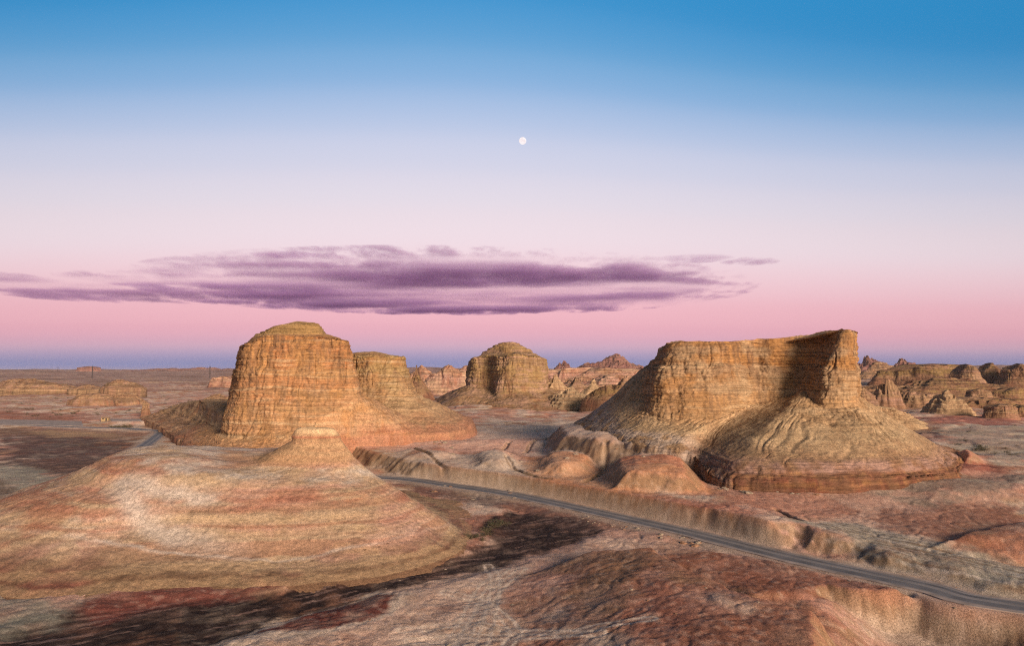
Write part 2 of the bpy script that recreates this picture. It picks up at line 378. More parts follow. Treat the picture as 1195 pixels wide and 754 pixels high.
PAINT = [
    ([(560, 536), (640, 538), (720, 556), (780, 568), (860, 566), (900, 574), (780, 578), (690, 564), (600, 548)], 0, PALE, 5, 12, 0.75),
    ([(880, 576), (960, 574), (1060, 580), (1120, 592), (1040, 604), (960, 600), (900, 590)], 0, PALE * 0.92, 6, 16, 0.6),  # polygon (photo outline on the ground), height there, soil colour, edge width, raggedness, strength
    ([(0, 500), (60, 503), (130, 506), (168, 522), (150, 545), (70, 556), (0, 552)], -4.5, MAROON * 1.05, 12, 22, 0.9),
    ([(-60, 498), (100, 500), (160, 502), (180, 507), (165, 513), (60, 508), (-60, 508)], -4.5, BROWN, 8, 10, 0.7),
    ([(40, 503), (95, 502), (138, 505), (130, 510), (60, 510)], -4.5, TAN, 5, 9, 0.7),
    ([(-60, 540), (40, 546), (70, 556), (60, 575), (0, 590), (-80, 590)], -4.8, TEAL, 4, 5, 0.9),
    ([(0, 560), (15, 575), (10, 595), (-20, 600)], -4.8, DARK, 3, 3, 0.8),
    ([(-60, 480), (110, 481), (95, 490), (-60, 488)], -4, RED * 0.8, 6, 20, 0.75),
    # far terrace
    ([(405, 512), (480, 512), (560, 506), (680, 500), (720, 520), (700, 530), (600, 526), (500, 526), (430, 522)], 0.5, PINK * 1.15, 8, 10, 0.8),
    ([(520, 500), (600, 494), (680, 488), (700, 500), (640, 510), (560, 512)], 1, PALE, 6, 14, 0.75),
    ([(470, 532), (540, 530), (600, 540), (700, 560), (760, 572), (700, 572), (620, 560), (560, 548), (480, 540)], 0, PALE * 0.85, 4, 6, 0.85),
    ([(640, 556), (700, 566), (780, 575), (870, 592), (880, 600), (790, 586), (690, 574), (640, 564)], 0, RED * 1.1, 3, 6, 0.7),
    ([(700, 560), (830, 562), (930, 566), (1060, 560), (1195, 575), (1195, 600), (1060, 610), (930, 595), (860, 585), (760, 572)], 0, PINK * 0.92, 5, 16, 0.75),
    ([(820, 565), (930, 572), (1000, 585), (960, 600), (880, 590), (800, 575)], 0, RED * 1.0, 5, 12, 0.55),
    ([(1000, 590), (1080, 585), (1195, 582), (1195, 625), (1100, 622), (1030, 606)], -0.5, RED * 0.62, 5, 12, 0.7),
    ([(1010, 566), (1195, 556), (1195, 572), (1080, 580)], 0, TEAL * 0.7, 4, 14, 0.6),
    ([(1095, 500), (1195, 495), (1260, 520), (1195, 545), (1130, 540), (1110, 520)], 0, TEAL * 1.2, 5, 16, 0.6),
    ([(1060, 488), (1195, 484), (1195, 498), (1100, 500)], 0, BRICK * 1.3, 6, 14, 0.8),
    ([(1105, 528), (1150, 528), (1155, 543), (1110, 543)], 1, RED * 1.2, 3, 3, 0.85),
    ([(1105, 541), (1170, 545), (1165, 552), (1105, 553)], 0, BRICK, 3, 3, 0.8),
    # lobes under the right butte
    ([(612, 520), (660, 516), (700, 522), (760, 522), (826, 530), (832, 556), (700, 556), (620, 546)], 4, ORANGE * 0.95 + 0.04, 3, 4, 0.75),
    ([(705, 528), (760, 523), (820, 530), (826, 545), (800, 542), (740, 540)], 5, RED * 1.15, 3, 4, 0.7),
    ([(620, 500), (690, 490), (750, 498), (810, 512), (830, 526), (740, 526), (690, 520), (625, 512)], 6, PALE * 1.0, 5, 8, 0.8),
    # alluvium right of the road
    ([(930, 628), (1000, 622), (1060, 640), (1110, 650), (1260, 676), (1260, 716), (1195, 706), (1080, 676), (1000, 655)], -4.6, TEAL * 0.95, 3, 6, 0.85),
    # foreground
    ([(430, 620), (560, 600), (720, 606), (780, 636), (700, 660), (560, 700), (520, 800), (300, 800), (340, 745), (440, 690)], -4.8, PINK * 0.9, 9, 12, 0.75),
    ([(480, 690), (540, 660), (630, 640), (700, 628), (760, 632), (700, 650), (600, 680), (590, 760), (480, 790)], -4.6, PALE * 1.0, 10, 16, 0.6),
    ([(600, 650), (690, 634), (780, 640), (860, 682), (955, 708), (960, 770), (800, 860), (640, 800), (580, 700)], -2, RED * 0.55 + np.array((.01, 0, 0)), 14, 22, 0.75),
    ([(640, 650), (720, 640), (800, 664), (760, 690), (670, 690)], -2, TAN * 0.6, 8, 18, 0.5),
    ([(770, 645), (840, 641), (920, 652), (1000, 670), (1058, 688), (1000, 690), (900, 692), (845, 677)], -3.6, RED * 0.6, 3, 4, 0.8),
    ([(540, 606), (580, 600), (610, 604), (600, 622), (570, 632), (548, 640)], -5, RED * 0.75, 3, 5, 0.8),
    ([(-60, 742), (0, 730), (150, 700), (330, 690), (420, 676), (500, 660), (570, 640), (560, 625), (590, 596), (640, 602), (690, 613), (706, 624), (640, 646), (560, 664), (470, 686), (350, 716), (250, 752), (150, 800), (-80, 800)], -5.4, MAROON * 0.42, 2, 4, 1.0),
    ([(455, 561), (520, 568), (600, 582), (690, 603), (760, 620), (690, 618), (600, 597), (500, 580)], -4.8, MAROON * 1.3, 3, 4, 0.7),
    ([(80, 712), (120, 695), (200, 684), (320, 681), (345, 684), (290, 696), (200, 706), (120, 726)], -5, BRICK * 0.85, 2, 2, 0.95),
    ([(-20, 694), (40, 698), (90, 712), (60, 730), (0, 735), (-40, 735)], -5, TEAL * 0.9, 3, 5, 0.8),
    ([(292, 742), (350, 716), (440, 692), (474, 698), (464, 712), (450, 728), (380, 748), (300, 752)], -5.3, PALE * 0.85, 1.2, 2, 1.0),
    ([(308, 739), (365, 714), (440, 696), (464, 699), (455, 710), (440, 727), (375, 743)], -5.3, BRICK * 0.7, 0.8, 1.2, 1.0),
    ([(430, 672), (460, 668), (475, 672), (440, 677)], -5.3, PALE * 0.8, 1, 1, 0.9),
]
TRACKS = [([(520, 760), (545, 720), (560, 690), (590, 664)], -4.7), ([(532, 760), (560, 715), (580, 690), (610, 664)], -4.7),
          ([(560, 760), (572, 720), (578, 680), (570, 655)], -4.7), ([(480, 745), (540, 742), (640, 750), (760, 752)], -4.7), ([(470, 735), (540, 728), (620, 742), (700, 760)], -4.7),
          ([(590, 760), (600, 735), (560, 700), (520, 690)], -4.7)]

def terrain_col(x, y, z, slope, cav):
    r = np.hypot(x, y); th = np.arctan2(x, y)
    a = fbm2(x / 60, y / 60, 5, 101); b = fbm2(x / 17, y / 17, 4, 111); c = fbm2(x / 5, y / 5, 4, 121); e = fbm2(x / 1.5, y / 1.5, 3, 131)
    col = np.broadcast_to(PINK, x.shape + (3,)).copy()
    col = mixc(col, TAN, sst(-0.1, 0.5, a)); col = mixc(col, PALE * 0.98, sst(0.02, 0.42, b + 0.4 * a) * 0.8)
    col = mixc(col, RED, sst(0.1, 0.5, -b + 0.3 * a) * 0.65); col = mixc(col, BROWN, sst(0.22, 0.6, -a + 0.35 * c) * 0.65)
    # elevation bands on the far flats
    bd = n2(z * 0.7 + 0.8 * b, x / 900, 141); far = sst(350, 800, r)
    col = mixc(col, RED * 0.75, far * sst(0.1, 0.35, bd) * 0.7); col = mixc(col, CREAM, far * sst(0.12, 0.4, -bd) * 0.6)
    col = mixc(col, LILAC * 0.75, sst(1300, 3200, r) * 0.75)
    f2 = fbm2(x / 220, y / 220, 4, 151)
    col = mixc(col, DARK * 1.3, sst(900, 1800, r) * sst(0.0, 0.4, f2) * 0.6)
    rag = fbm2(x / 9, y / 9, 4, 161); rag2 = fbm2(x / 2.4, y / 2.4, 3, 171)
    for pts, zz, cc, w, n, s in PAINT:
        p = pxpoly(pts, zz); sd = sdf_poly(x, y, p, 70.0)
        m = sd > -60
        if not m.any(): continue
        t = np.zeros(x.shape); t[m] = sst(-w * 0.8, w * 0.8, sd[m] + n * 0.7 * rag[m] + min(n, 3) * 0.35 * rag2[m]) * s
        t = t * np.clip(0.93 + 0.4 * c, 0.55, 1)
        col = mixc(col, cc, t)
    # streaks along the dark wash
    s = sdf_poly(x, y, WASH, 30.0); m = sst(-1, 3, s)
    ang = 0.62; u = x * math.cos(ang) + y * math.sin(ang); v = -x * math.sin(ang) + y * math.cos(ang)
    stv = fbm2(u / 16, v / 1.3, 4, 181)
    col = mixc(col, MAROON * 0.55, m * sst(0.0, 0.4, -stv) * 0.7); col = mixc(col, LILAC * 0.8, m * sst(0.3, 0.6, stv) * 0.6)
    # steep banks show the tan sediment below the crust, with vertical wash lines
    col = mixc(col, TAN * 0.52, sst(0.42, 0.85, slope) * 0.75 * (1 - sst(700, 1500, r)))
    # salt crust
    nearm = 1 - sst(220, 420, r)
    sp = sst(0.28, 0.55, e + 0.5 * c) * nearm
    col = mixc(col, PALE * 0.8, sp * 0.2 * (1 - 0.8 * sst(-1, 3, sdf_poly(x, y, WASH, 30.0))))
    for pts, zz in TRACKS:
        d = dist_line(x, y, spline([G(*p, zz) for p in pts], 8), 8.0)
        d2 = np.abs(d - 0.75) + 0.35 * np.abs(rag2)
        col = mixc(col, PALE * 1.05, (1 - sst(0.2, 0.5, d2)) * 0.95)
        col = mixc(col, PALE * 0.85, (1 - sst(0.5, 2.5, d + rag2)) * 0.35)
    # dry rills on the alluvium
    p = pxpoly(PAINT[23][0], -4.6); m = sst(-3, 3, sdf_poly(x, y, p, 30.0))
    ang = math.radians(-52); u = x * math.cos(ang) + y * math.sin(ang); v = -x * math.sin(ang) + y * math.cos(ang)
    stv = fbm2(u / 22, v / 1.2, 4, 191)
    col = mixc(col, WHITE * 0.8, m * sst(0.1, 0.45, stv) * 0.6); col = mixc(col, BROWN * 0.7, m * sst(0.15, 0.5, -stv) * 0.6)
    # gravel verge by the road
    d = dist_line(x, y, ROAD, 30.0)
    col = mixc(col, PALE * 0.72, (1 - sst(4.5, 7.5, d + 0.8 * rag2)) * 0.6)
    cv = np.clip(cav / (0.02 * r + 0.3), -1, 1) * nearm     # crust on the rises, washed silt in the hollows
    col = mixc(col, RED, sst(0.08, 0.5, cv) * 0.35); col = mixc(col, PALE * 0.8, sst(0.08, 0.5, -cv) * 0.35)
    return col * (1.32 + 0.26 * e + 0.14 * c)[..., None]

def build_terrain():
    tf = np.radians(np.linspace(-50, 50, 1050)); tb = np.radians(np.linspace(50, 310, 60))[1:-1]
    th = np.concatenate([tf, tb])
    rr = [0.5, 12.0, 30.0, 45.0, 55.0]
    while rr[-1] < 24000:
        q = rr[-1]; rr.append(q * (1.0032 if 62 < q < 330 else 1.0048 if q < 1400 else 1.012))
    rr = np.array(rr)
    R, T = np.meshgrid(rr, th, indexing='ij')
    x = R * np.sin(T); y = R * np.cos(T)
    z = terrain_z(x, y)
    dr = np.gradient(z, axis=0) / np.gradient(R, axis=0)
    dt = np.gradient(z, axis=1) / (R * np.abs(np.gradient(T, axis=1)) + 1e-6)
    slope = np.hypot(dr, dt)
    bl = z.copy()
    for _ in range(3):
        for ax, k in ((0, 6), (1, 6)): bl = (bl + np.roll(bl, k, ax) + np.roll(bl, -k, ax)) / 3
    col = terrain_col(x, y, z, slope, z - bl)
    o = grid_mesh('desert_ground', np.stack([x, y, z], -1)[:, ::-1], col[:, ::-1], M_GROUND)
    o['kind'] = 'structure'
    return o
build_terrain()

# ------------------------------------------------------------------ road
M_ASPH = flat_mat('worn_asphalt', (0.26, 0.245, 0.26), 0.75, 0.25, 0.18)
M_SHOU = flat_mat('pale_concrete', (0.36, 0.30, 0.285), 0.9, 0.35, 0.4)
M_LINE = flat_mat('road_paint', (0.36, 0.35, 0.35), 0.7, 0.35, 0.8)
M_TYRE = flat_mat('tyre_worn_asphalt', (0.155, 0.152, 0.168), 0.7, 0.3, 0.3)
def ribbon(name, pts, off_a, off_b, z, mat, t=0.0, dash=None):
    pts = np.asarray(pts); tg = np.gradient(pts, axis=0); tg /= np.linalg.norm(tg, axis=1)[:, None] + 1e-9
    nr = np.stack([-tg[:, 1], tg[:, 0]], 1)
    bm = bmesh.new(); a = pts + nr * off_a; b = pts + nr * off_b
    va = [bm.verts.new((p[0], p[1], z)) for p in a]; vb = [bm.verts.new((p[0], p[1], z)) for p in b]
    for i in range(len(pts) - 1):
        if dash and (i // dash) % 2: continue
        bm.faces.new((va[i], va[i + 1], vb[i + 1], vb[i]))
    bmesh.ops.delete(bm, geom=[v for v in bm.verts if not v.link_faces], context='VERTS')
    bmesh.ops.recalc_face_normals(bm, faces=bm.faces)
    if t:
        r = bmesh.ops.extrude_face_region(bm, geom=bm.faces[:])
        for v in [g for g in r['geom'] if isinstance(g, bmesh.types.BMVert)]: v.co.z -= t
        bmesh.ops.recalc_face_normals(bm, faces=bm.faces)
    return bm_obj(name, bm, mat)
def smooth_road():
    d = np.concatenate([[0], np.cumsum(np.linalg.norm(np.diff(ROAD, axis=0), axis=1))])
    s = np.arange(0, d[-1], 2.0); p = np.stack([np.interp(s, d, ROAD[:, 0]), np.interp(s, d, ROAD[:, 1])], 1)
    for _ in range(2): p[1:-1] = 0.25 * p[:-2] + 0.5 * p[1:-1] + 0.25 * p[2:]
    return p
RP = smooth_road()
WV = fbm2(np.arange(len(RP)) / 6.0, np.zeros(len(RP)) + 3.3, 3, 503)[:, None]
ribbon('road', RP, -2.7, 2.7, ZR, M_ASPH)['kind'] = 'structure'
for o_ in (ribbon('road_shoulder', RP, 2.6 + 0.2 * WV, 3.5 + 0.5 * WV[::-1], ZR + 0.03, M_SHOU, 0.25), ribbon('road_shoulder', RP, -3.5 - 0.5 * WV, -2.6 - 0.2 * WV[::-1], ZR + 0.03, M_SHOU, 0.25)):
    o_['kind'] = 'structure'
ribbon('road_marking', RP, -0.06, 0.06, ZR + 0.008, M_LINE)['kind'] = 'structure'
wv = n2(np.arange(len(RP)) / 14.0, np.zeros(len(RP)), 501)[:, None]
ribbon('worn_lane', RP, 0.3 + 0.25 * wv, 2.0 + 0.25 * wv[::-1], ZR + 0.004, M_TYRE)['kind'] = 'structure'
ribbon('worn_lane', RP, -1.9 + 0.2 * wv[::-1], -1.0 + 0.25 * wv, ZR + 0.004, M_TYRE)['kind'] = 'structure'
def slab(name, pts, zz, th, mat):
    bm = bmesh.new(); f = bm.faces.new([bm.verts.new((*G(a, b, zz), zz)) for a, b in pts])
    if f.normal.z < 0: bmesh.ops.reverse_faces(bm, faces=[f])
    r = bmesh.ops.extrude_face_region(bm, geom=[f])
    for v in [g for g in r['geom'] if isinstance(g, bmesh.types.BMVert)]: v.co.z -= th
    bmesh.ops.recalc_face_normals(bm, faces=bm.faces)
    o = bm_obj(name, bm, mat); o['kind'] = 'structure'; return o
slab('paved_apron', [(-80, 489.4), (40, 490.2), (95, 491.8), (97, 497.6), (40, 496.2), (-80, 493.6)], -4.35, 0.5, M_SHOU)
slab('parking_area', [(128, 489.2), (165, 489.2), (170, 491.6), (130, 491.8)], -3.95, 0.5, M_SHOU)

# ------------------------------------------------------------------ buttes
def cr_periodic(pts, t):
    n = len(pts); i = np.floor(t).astype(int); f = (t - i)[:, None]
    p0, p1, p2, p3 = pts[(i - 1) % n], pts[i % n], pts[(i + 1) % n], pts[(i + 2) % n]
    return 0.5 * (2 * p1 + (p2 - p0) * f + (2 * p0 - 5 * p1 + 4 * p2 - p3) * f ** 2 + (3 * p1 - p0 - 3 * p2 + p3) * f ** 3)
def loft(contours, nu, bands, smooth_v=False, ref=None):
    """contours: (n,3) rings from the foot up; bands: rows between each pair"""
    cs = [np.asarray(c, float) for c in contours]
    base = cs[ref if ref is not None else min(2, len(cs) - 1)]
    tt = np.linspace(0, len(base), 2000, endpoint=False); q = cr_periodic(base, tt)
    dl = np.linalg.norm(np.roll(q, -1, 0) - q, axis=1); L = np.concatenate([[0], np.cumsum(dl)])
    s = np.linspace(0, L[-1], nu, endpoint=False); tu = np.interp(s, L, np.append(tt, len(base)))
    rings = np.stack([cr_periodic(c, tu) for c in cs])
    K = len(rings); rows = []; lev = []
    for k in range(K - 1):
        f = np.linspace(0, 1, bands[k], endpoint=False)
        if k == K - 2: f = np.linspace(0, 1, bands[k])
        for g in f:
            if smooth_v:
                p0, p1, p2, p3 = rings[max(k - 1, 0)], rings[k], rings[k + 1], rings[min(k + 2, K - 1)]
                rows.append(0.5 * (2 * p1 + (p2 - p0) * g + (2 * p0 - 5 * p1 + 4 * p2 - p3) * g ** 2 + (3 * p1 - p0 - 3 * p2 + p3) * g ** 3))
            else:
                rows.append(rings[k] * (1 - g) + rings[k + 1] * g)
            lev.append(k + g)
    return np.stack(rows), np.array(lev), s
def grid_normals(Pt):
    du = np.roll(Pt, -1, 1) - np.roll(Pt, 1, 1); dv = np.gradient(Pt, axis=0)
    n = np.cross(du, dv); ln = np.linalg.norm(n, axis=-1, keepdims=True); n = n / np.maximum(ln, 1e-9)
    c = Pt[..., :2].reshape(-1, 2).mean(0); out = ((Pt[..., 0] - c[0]) * n[..., 0] + (Pt[..., 1] - c[1]) * n[..., 1] + 0.6 * n[..., 2] * 10).mean()
    return n if out > 0 else -n
def skirt(c, out=3.0, down=6.0):
    c = np.asarray(c, float); m = c.mean(0); d = c - m; d[:, 2] = 0; d /= np.linalg.norm(d, axis=1)[:, None]
    r = c + d * out; r[:, 2] -= down; return r
def centre(c, lift=0.0):
    c = np.asarray(c, float); m = c.mean(0); r = m + (c - m) * 0.01; r[:, 2] = (c[:, 2].max() if lift >= 0 else c[:, 2].min()) + lift; return r

def rock_shape(Pt, wc, wt, s_arc, sc_=1.0, seed=0, flute=1.0, big=1.0):
    """weathering: flutes and ledges where cliff weight wc, rills where talus weight wt"""
    N = grid_normals(Pt); x, y, z = Pt[..., 0], Pt[..., 1], Pt[..., 2]; k = 1.0 / sc_
    lump = fbm3(x * k / 13, y * k / 13, z * k / 16, 3, seed) * 1.1 * big
    f1 = n3(x * k / 4.2, y * k / 4.2, z * k / 30, seed + 3); f2 = n3(x * k / 1.9, y * k / 1.9, z * k / 14, seed + 4)
    fl = -np.clip(1 - np.abs(f1) * 3.2, 0, 1) * 0.42 - np.clip(1 - np.abs(f2) * 3.0, 0, 1) * 0.16
    zw = z * k + 0.9 * n3(x * k / 18, y * k / 18, z * k / 18, seed + 5)
    zf = np.zeros_like(zw)
    led = 0.75 * n2(zw / 2.1, zf + seed * 3.7, 11) + 0.45 * n2(zw / 1.05, zf + 9.1 + seed, 12) + 0.7 * np.clip(n2(zw / 4.7, zf + 4.2 + seed, 13), -1, 0.15)
    led = led * (0.75 + 0.7 * n3(x * k / 7, y * k / 7, z * k / 9, seed + 6))
    fine = fbm3(x * k / 1.3, y * k / 1.3, z * k / 1.0, 2, seed + 7) * 0.28
    slump = -np.clip(n3(x * k / 8, y * k / 8, z * k / 5, seed + 8) - 0.25, 0, 1) * 1.4
    cm = n3(x * k / 6, y * k / 6, z * k / 2.5, seed + 30); cg = n2(zw / 2.3, zf + 2.2 + seed, 14); cg2 = n2(zw / 0.9, zf + 6.2 + seed, 15)
    cm2 = n3(x * k / 3, y * k / 3, z * k / 1.2, seed + 31)
    crack = -np.clip(1 - np.abs(cg) * 7, 0, 1) * sst(-0.05, 0.25, cm) * 0.85 - np.clip(1 - np.abs(cg2) * 4, 0, 1) * sst(0.1, 0.35, cm2) * 0.5
    vj = n3(x * k / 5.5, y * k / 5.5, z * k / 90, seed + 32); vm = n3(x * k / 9, y * k / 9, z * k / 7, seed + 33)
    crack = crack - np.clip(1 - np.abs(vj) * 9, 0, 1) * sst(0.0, 0.3, vm) * 0.9
    cl = lump + fl * flute + led + fine + slump + crack
    S = s_arc[None, :] + 2.2 * n3(x * k / 9, y * k / 9, z * k / 7, seed + 16) + 0.5 * n3(x * k / 6, y * k / 6, z * k / 6, seed + 19); zz = z * k
    ru = n2(S * k / 2.6, zz / 30, seed + 9); rv = n2(S * k / 1.1, zz / 12, seed + 10); rill = -np.clip(1 - np.abs(ru) * 2.8, 0, 1) * 0.26 * sst(-0.15, 0.35, n3(x * k / 9, y * k / 9, z * k / 9, seed + 17)) - np.clip(1 - np.abs(rv) * 2.8, 0, 1) * 0.10 * sst(-0.2, 0.3, n3(x * k / 5, y * k / 5, z * k / 5, seed + 18))
    rw = n2(S * k / 8.5, zz / 60, seed + 13); rill = rill - np.clip(1 - np.abs(rw) * 4.5, 0, 1) * 0.65 * sst(-0.1, 0.3, n3(x * k / 14, y * k / 14, z * k / 14, seed + 14))
    ta = 0.35 * lump + rill + fbm3(x * k / 6, y * k / 6, z * k / 6, 3, seed + 12) * 0.24 + fine * 0.45 + 0.18 * led
    d = (wc * cl + wt * ta) * sc_
    return Pt + N * d[..., None], fl, rill, led

def rock_color(Pt, wc, wt, wb, pal, fl, rill, seed=0, sc_=1.0):
    x, y, z = Pt[..., 0], Pt[..., 1], Pt[..., 2]; k = 1.0 / sc_
    zw = z * k + 1.3 * fbm3(x * k / 22, y * k / 22, z * k / 22, 2, seed + 20)
    o = np.zeros_like(zw)
    s1 = n2(zw / 5.5, o + seed, 31); s2 = n2(zw / 1.7, o + seed + 5, 32); s3 = n2(zw / 0.6, o + seed + 8, 33)
    pt = fbm3(x * k / 9, y * k / 9, z * k / 9, 4, seed + 21); gr = fbm3(x * k / 1.6, y * k / 1.6, z * k / 1.6, 3, seed + 22)
    cl = np.broadcast_to(pal['a'], x.shape + (3,)).copy()
    cl = mixc(cl, pal['b'], sst(-0.25, 0.35, s1 + 0.7 * pt)); cl = mixc(cl, pal['c'], sst(0.1, 0.55, s2 + 0.4 * pt) * 0.6)
    cl = mixc(cl, pal['d'], sst(0.12, 0.5, s3 + 0.35 * gr) * 0.40)
    sk = n3(x * k / 1.2, y * k / 1.2, z * k / 30, seed + 23); sk2 = n3(x * k / 4, y * k / 4, z * k / 40, seed + 24)
    cl = mixc(cl, pal['d'], np.clip(sst(0.05, 0.4, sk) * 0.5 + sst(0.05, 0.5, sk2) * 0.4 - 0.5 * sst(0.0, 0.5, pt), 0, 0.75))
    ta = np.broadcast_to(pal['t'], x.shape + (3,)).copy()
    ta = mixc(ta, pal['c'], sst(-0.1, 0.5, pt + 0.5 * gr) * 0.6); ta = mixc(ta, pal['u'], sst(0.05, 0.5, -pt + 0.5 * sk) * 0.6)
    ta = mixc(ta, pal['d'], sst(0.25, 0.6, gr + 0.3 * sk) * 0.3)
    ba = np.broadcast_to(pal['base'], x.shape + (3,)).copy()
    ba = mixc(ba, pal['d'], sst(0.0, 0.5, sk2 + 0.5 * sk) * 0.6); ba = mixc(ba, pal['a'], sst(0.1, 0.5, s2 + gr * 0.4) * 0.5)
    c = cl * wc[..., None] + ta * wt[..., None] + ba * wb[..., None]
    return c * (1 + 0.2 * gr + 0.08 * s3)[..., None]

def build_butte(label, contours, kinds, bands, nu, pal, parts, seed=0, cat='butte', group=None, name='butte', sc_=1.0, flute=1.0, mat=None, smooth_v=False, ref=None, big=1.0, post=None):
    """kinds: per contour (cliff, talus, base) colour/shape weights; parts: [(part name, first band, last band)]"""
    Pt, lev, s = loft(contours, nu, bands, smooth_v, ref)
    K = np.array(kinds, float); kk = np.stack([np.interp(lev, np.arange(len(K)), K[:, j]) for j in range(K.shape[1])], 1)
    one = np.ones(Pt.shape[1])
    wc, wt, wb = (kk[:, j][:, None] * one for j in range(3))
    amp = kk[:, 3][:, None] * one
    Q, fl, rl, led = rock_shape(Pt, (wc + wb * 0.7) * amp, wt * amp, s, sc_, seed, flute, big)
    tot = wc + wt + wb
    col = rock_color(Q, wc / tot, wt / tot, wb / tot, pal, fl, rl, seed, sc_)
    if post: col = post(Q, lev, col)
    m = np.asarray(contours[1]).mean(0); org = (m[0], m[1], float(np.asarray(contours[1])[:, 2].min()))
    root = empty(name, org, label, cat, group)
    for pn, a, b in parts:
        i0 = int(np.searchsorted(lev, a - 1e-6)); i1 = min(int(np.searchsorted(lev, b - 1e-6)), len(lev) - 1)
        grid_mesh(pn, Q[i0:i1 + 1], col[i0:i1 + 1], mat or (M_TALUS if pn in ('talus_slope', 'flat_top') else M_ROCK), root, True, org)
    return root
def tiers(c0, c1, n, seed=0):
    r = []; rs_ = np.random.RandomState(seed); c0, c1 = np.asarray(c0), np.asarray(c1)
    for i in range(1, n + 1):
        a, b = (i - 0.72) / n, i / n; j = rs_.uniform(-0.12, 0.12, (len(c0), 1)) / n
        p = c0 * (1 - a - j) + c1 * (a + j); p[:, 2] = c0[:, 2] * (1 - b) + c1[:, 2] * b; r.append(p)
        if i < n: q = c0 * (1 - b - j) + c1 * (b + j); q[:, 2] = c0[:, 2] * (1 - b - 0.02) + c1[:, 2] * (b + 0.02); r.append(q)
    r.append(c1.copy()); r[-1][:, 2] += 0.15
    return r
def C(*pts): return np.array([P(*p) for p in pts])
def sy(pts, k): return np.array([P(a, b, y * k) for a, b, y in pts])

PAL1 = dict(a=OCHRE, b=ORANGE, c=CREAM, d=BROWN * 1.1, t=CREAM * 0.82, u=OCHRE, base=RED)
PAL2 = dict(a=OCHRE * 0.85, b=OLIVE * 1.1, c=CREAM * 0.9, d=BROWN, t=CREAM * 0.85, u=TAN, base=RED)
PAL3 = dict(a=OLIVE * 1.15, b=TAN * 0.85, c=PINK, d=BROWN * 0.9, t=TAN * 0.75, u=RED * 0.8, base=RED * 0.8)
PAL4 = dict(a=OCHRE * 0.95, b=TAN, c=CREAM, d=BROWN, t=CREAM * 0.8, u=TAN * 0.9, base=RED * 0.62)

# left butte with its rounded cap
def post1(Q, lev, col):
    x, y, z = Q[..., 0], Q[..., 1], Q[..., 2]; lv = lev[:, None]; g = fbm3(x / 4, y / 4, z / 4, 3, 407)
    col = mixc(col, OLIVE * 1.1, sst(3.9, 4.3, lv) * (0.75 + 0.0 * x))  # the cap's shaded look is put into its colour as darker olive
    # run-off stains hanging from the rim of the tall face; browner left edge
    st = n3(x / 1.3, y / 1.3, z / 60, 409); st2 = n3(x / 3.4, y / 3.4, z / 80, 410)
    hang = sst(2.2, 2.9, lv + 0.35 * st2) * (1 - sst(3.9, 4.1, lv)); left = 1 - sst(-103, -86, x)
    col = mixc(col, BROWN * 0.9, hang * sst(0.0, 0.4, st) * (0.35 + 0.4 * left)); col = mixc(col, BROWN * 0.8, (1 - sst(-113, -103, x)) * hang * 0.45)
    return mixc(col, RED * 1.1, (1 - sst(1.05, 1.32, lv + 0.15 * g)) * 0.4)
b1_foot = C((215, 512, 318), (235, 528, 270), (290, 534, 256), (360, 524, 262), (424, 512, 280), (480, 506, 286), (505, 500, 318), (440, 492, 365), (340, 490, 380), (240, 494, 360))
b1_cf = C((258, 500, 308), (261, 508, 279), (300, 508, 272), (345, 500, 271), (394, 478, 276), (421, 463, 284), (421, 462, 312), (405, 470, 335), (340, 480, 345), (272, 490, 330))
b1_ct = C((281, 406, 312), (283, 401, 286), (309, 393, 282), (345, 392.5, 282), (386, 393.5, 284), (405.5, 398, 287), (405, 398, 310), (394, 398, 325), (345, 396, 330), (296, 400, 320))
b1_pf = C((297, 393, 306), (303, 391, 297), (322, 390, 292), (345, 390, 291), (370, 390, 292), (379, 390, 298), (379, 390, 307), (368, 390, 315), (345, 390, 318), (312, 391, 314))
b1_pt = C((320, 382.5, 305), (323, 380.5, 300), (333, 378, 298), (347, 377.5, 297), (362, 377.5, 298), (370, 378.5, 301), (370, 378, 305), (364, 377, 309), (347, 377, 310), (330, 379, 308))
build_butte('tall orange sandstone butte with rounded cap, standing behind the pale foreground knoll',
            [skirt(b1_foot), b1_foot, b1_cf, b1_ct, b1_pf] + tiers(b1_pf, b1_pt, 4, 5) + [centre(b1_pt, 0.3)],
            [(0, 0.4, .6, .6), (0, .5, .5, .8), (.55, .45, 0, 1), (1, 0, 0, 1), (.6, .4, 0, .5)] + [(.7, .3, 0, .35)] * 8 + [(0, 1, 0, .2)],
            [6, 60, 190, 14] + [8, 5] * 4 + [8], 1000, PAL1, [('talus_slope', 0, 2), ('cliff_face', 2, 4), ('cap', 4, 13)], seed=1, post=post1)
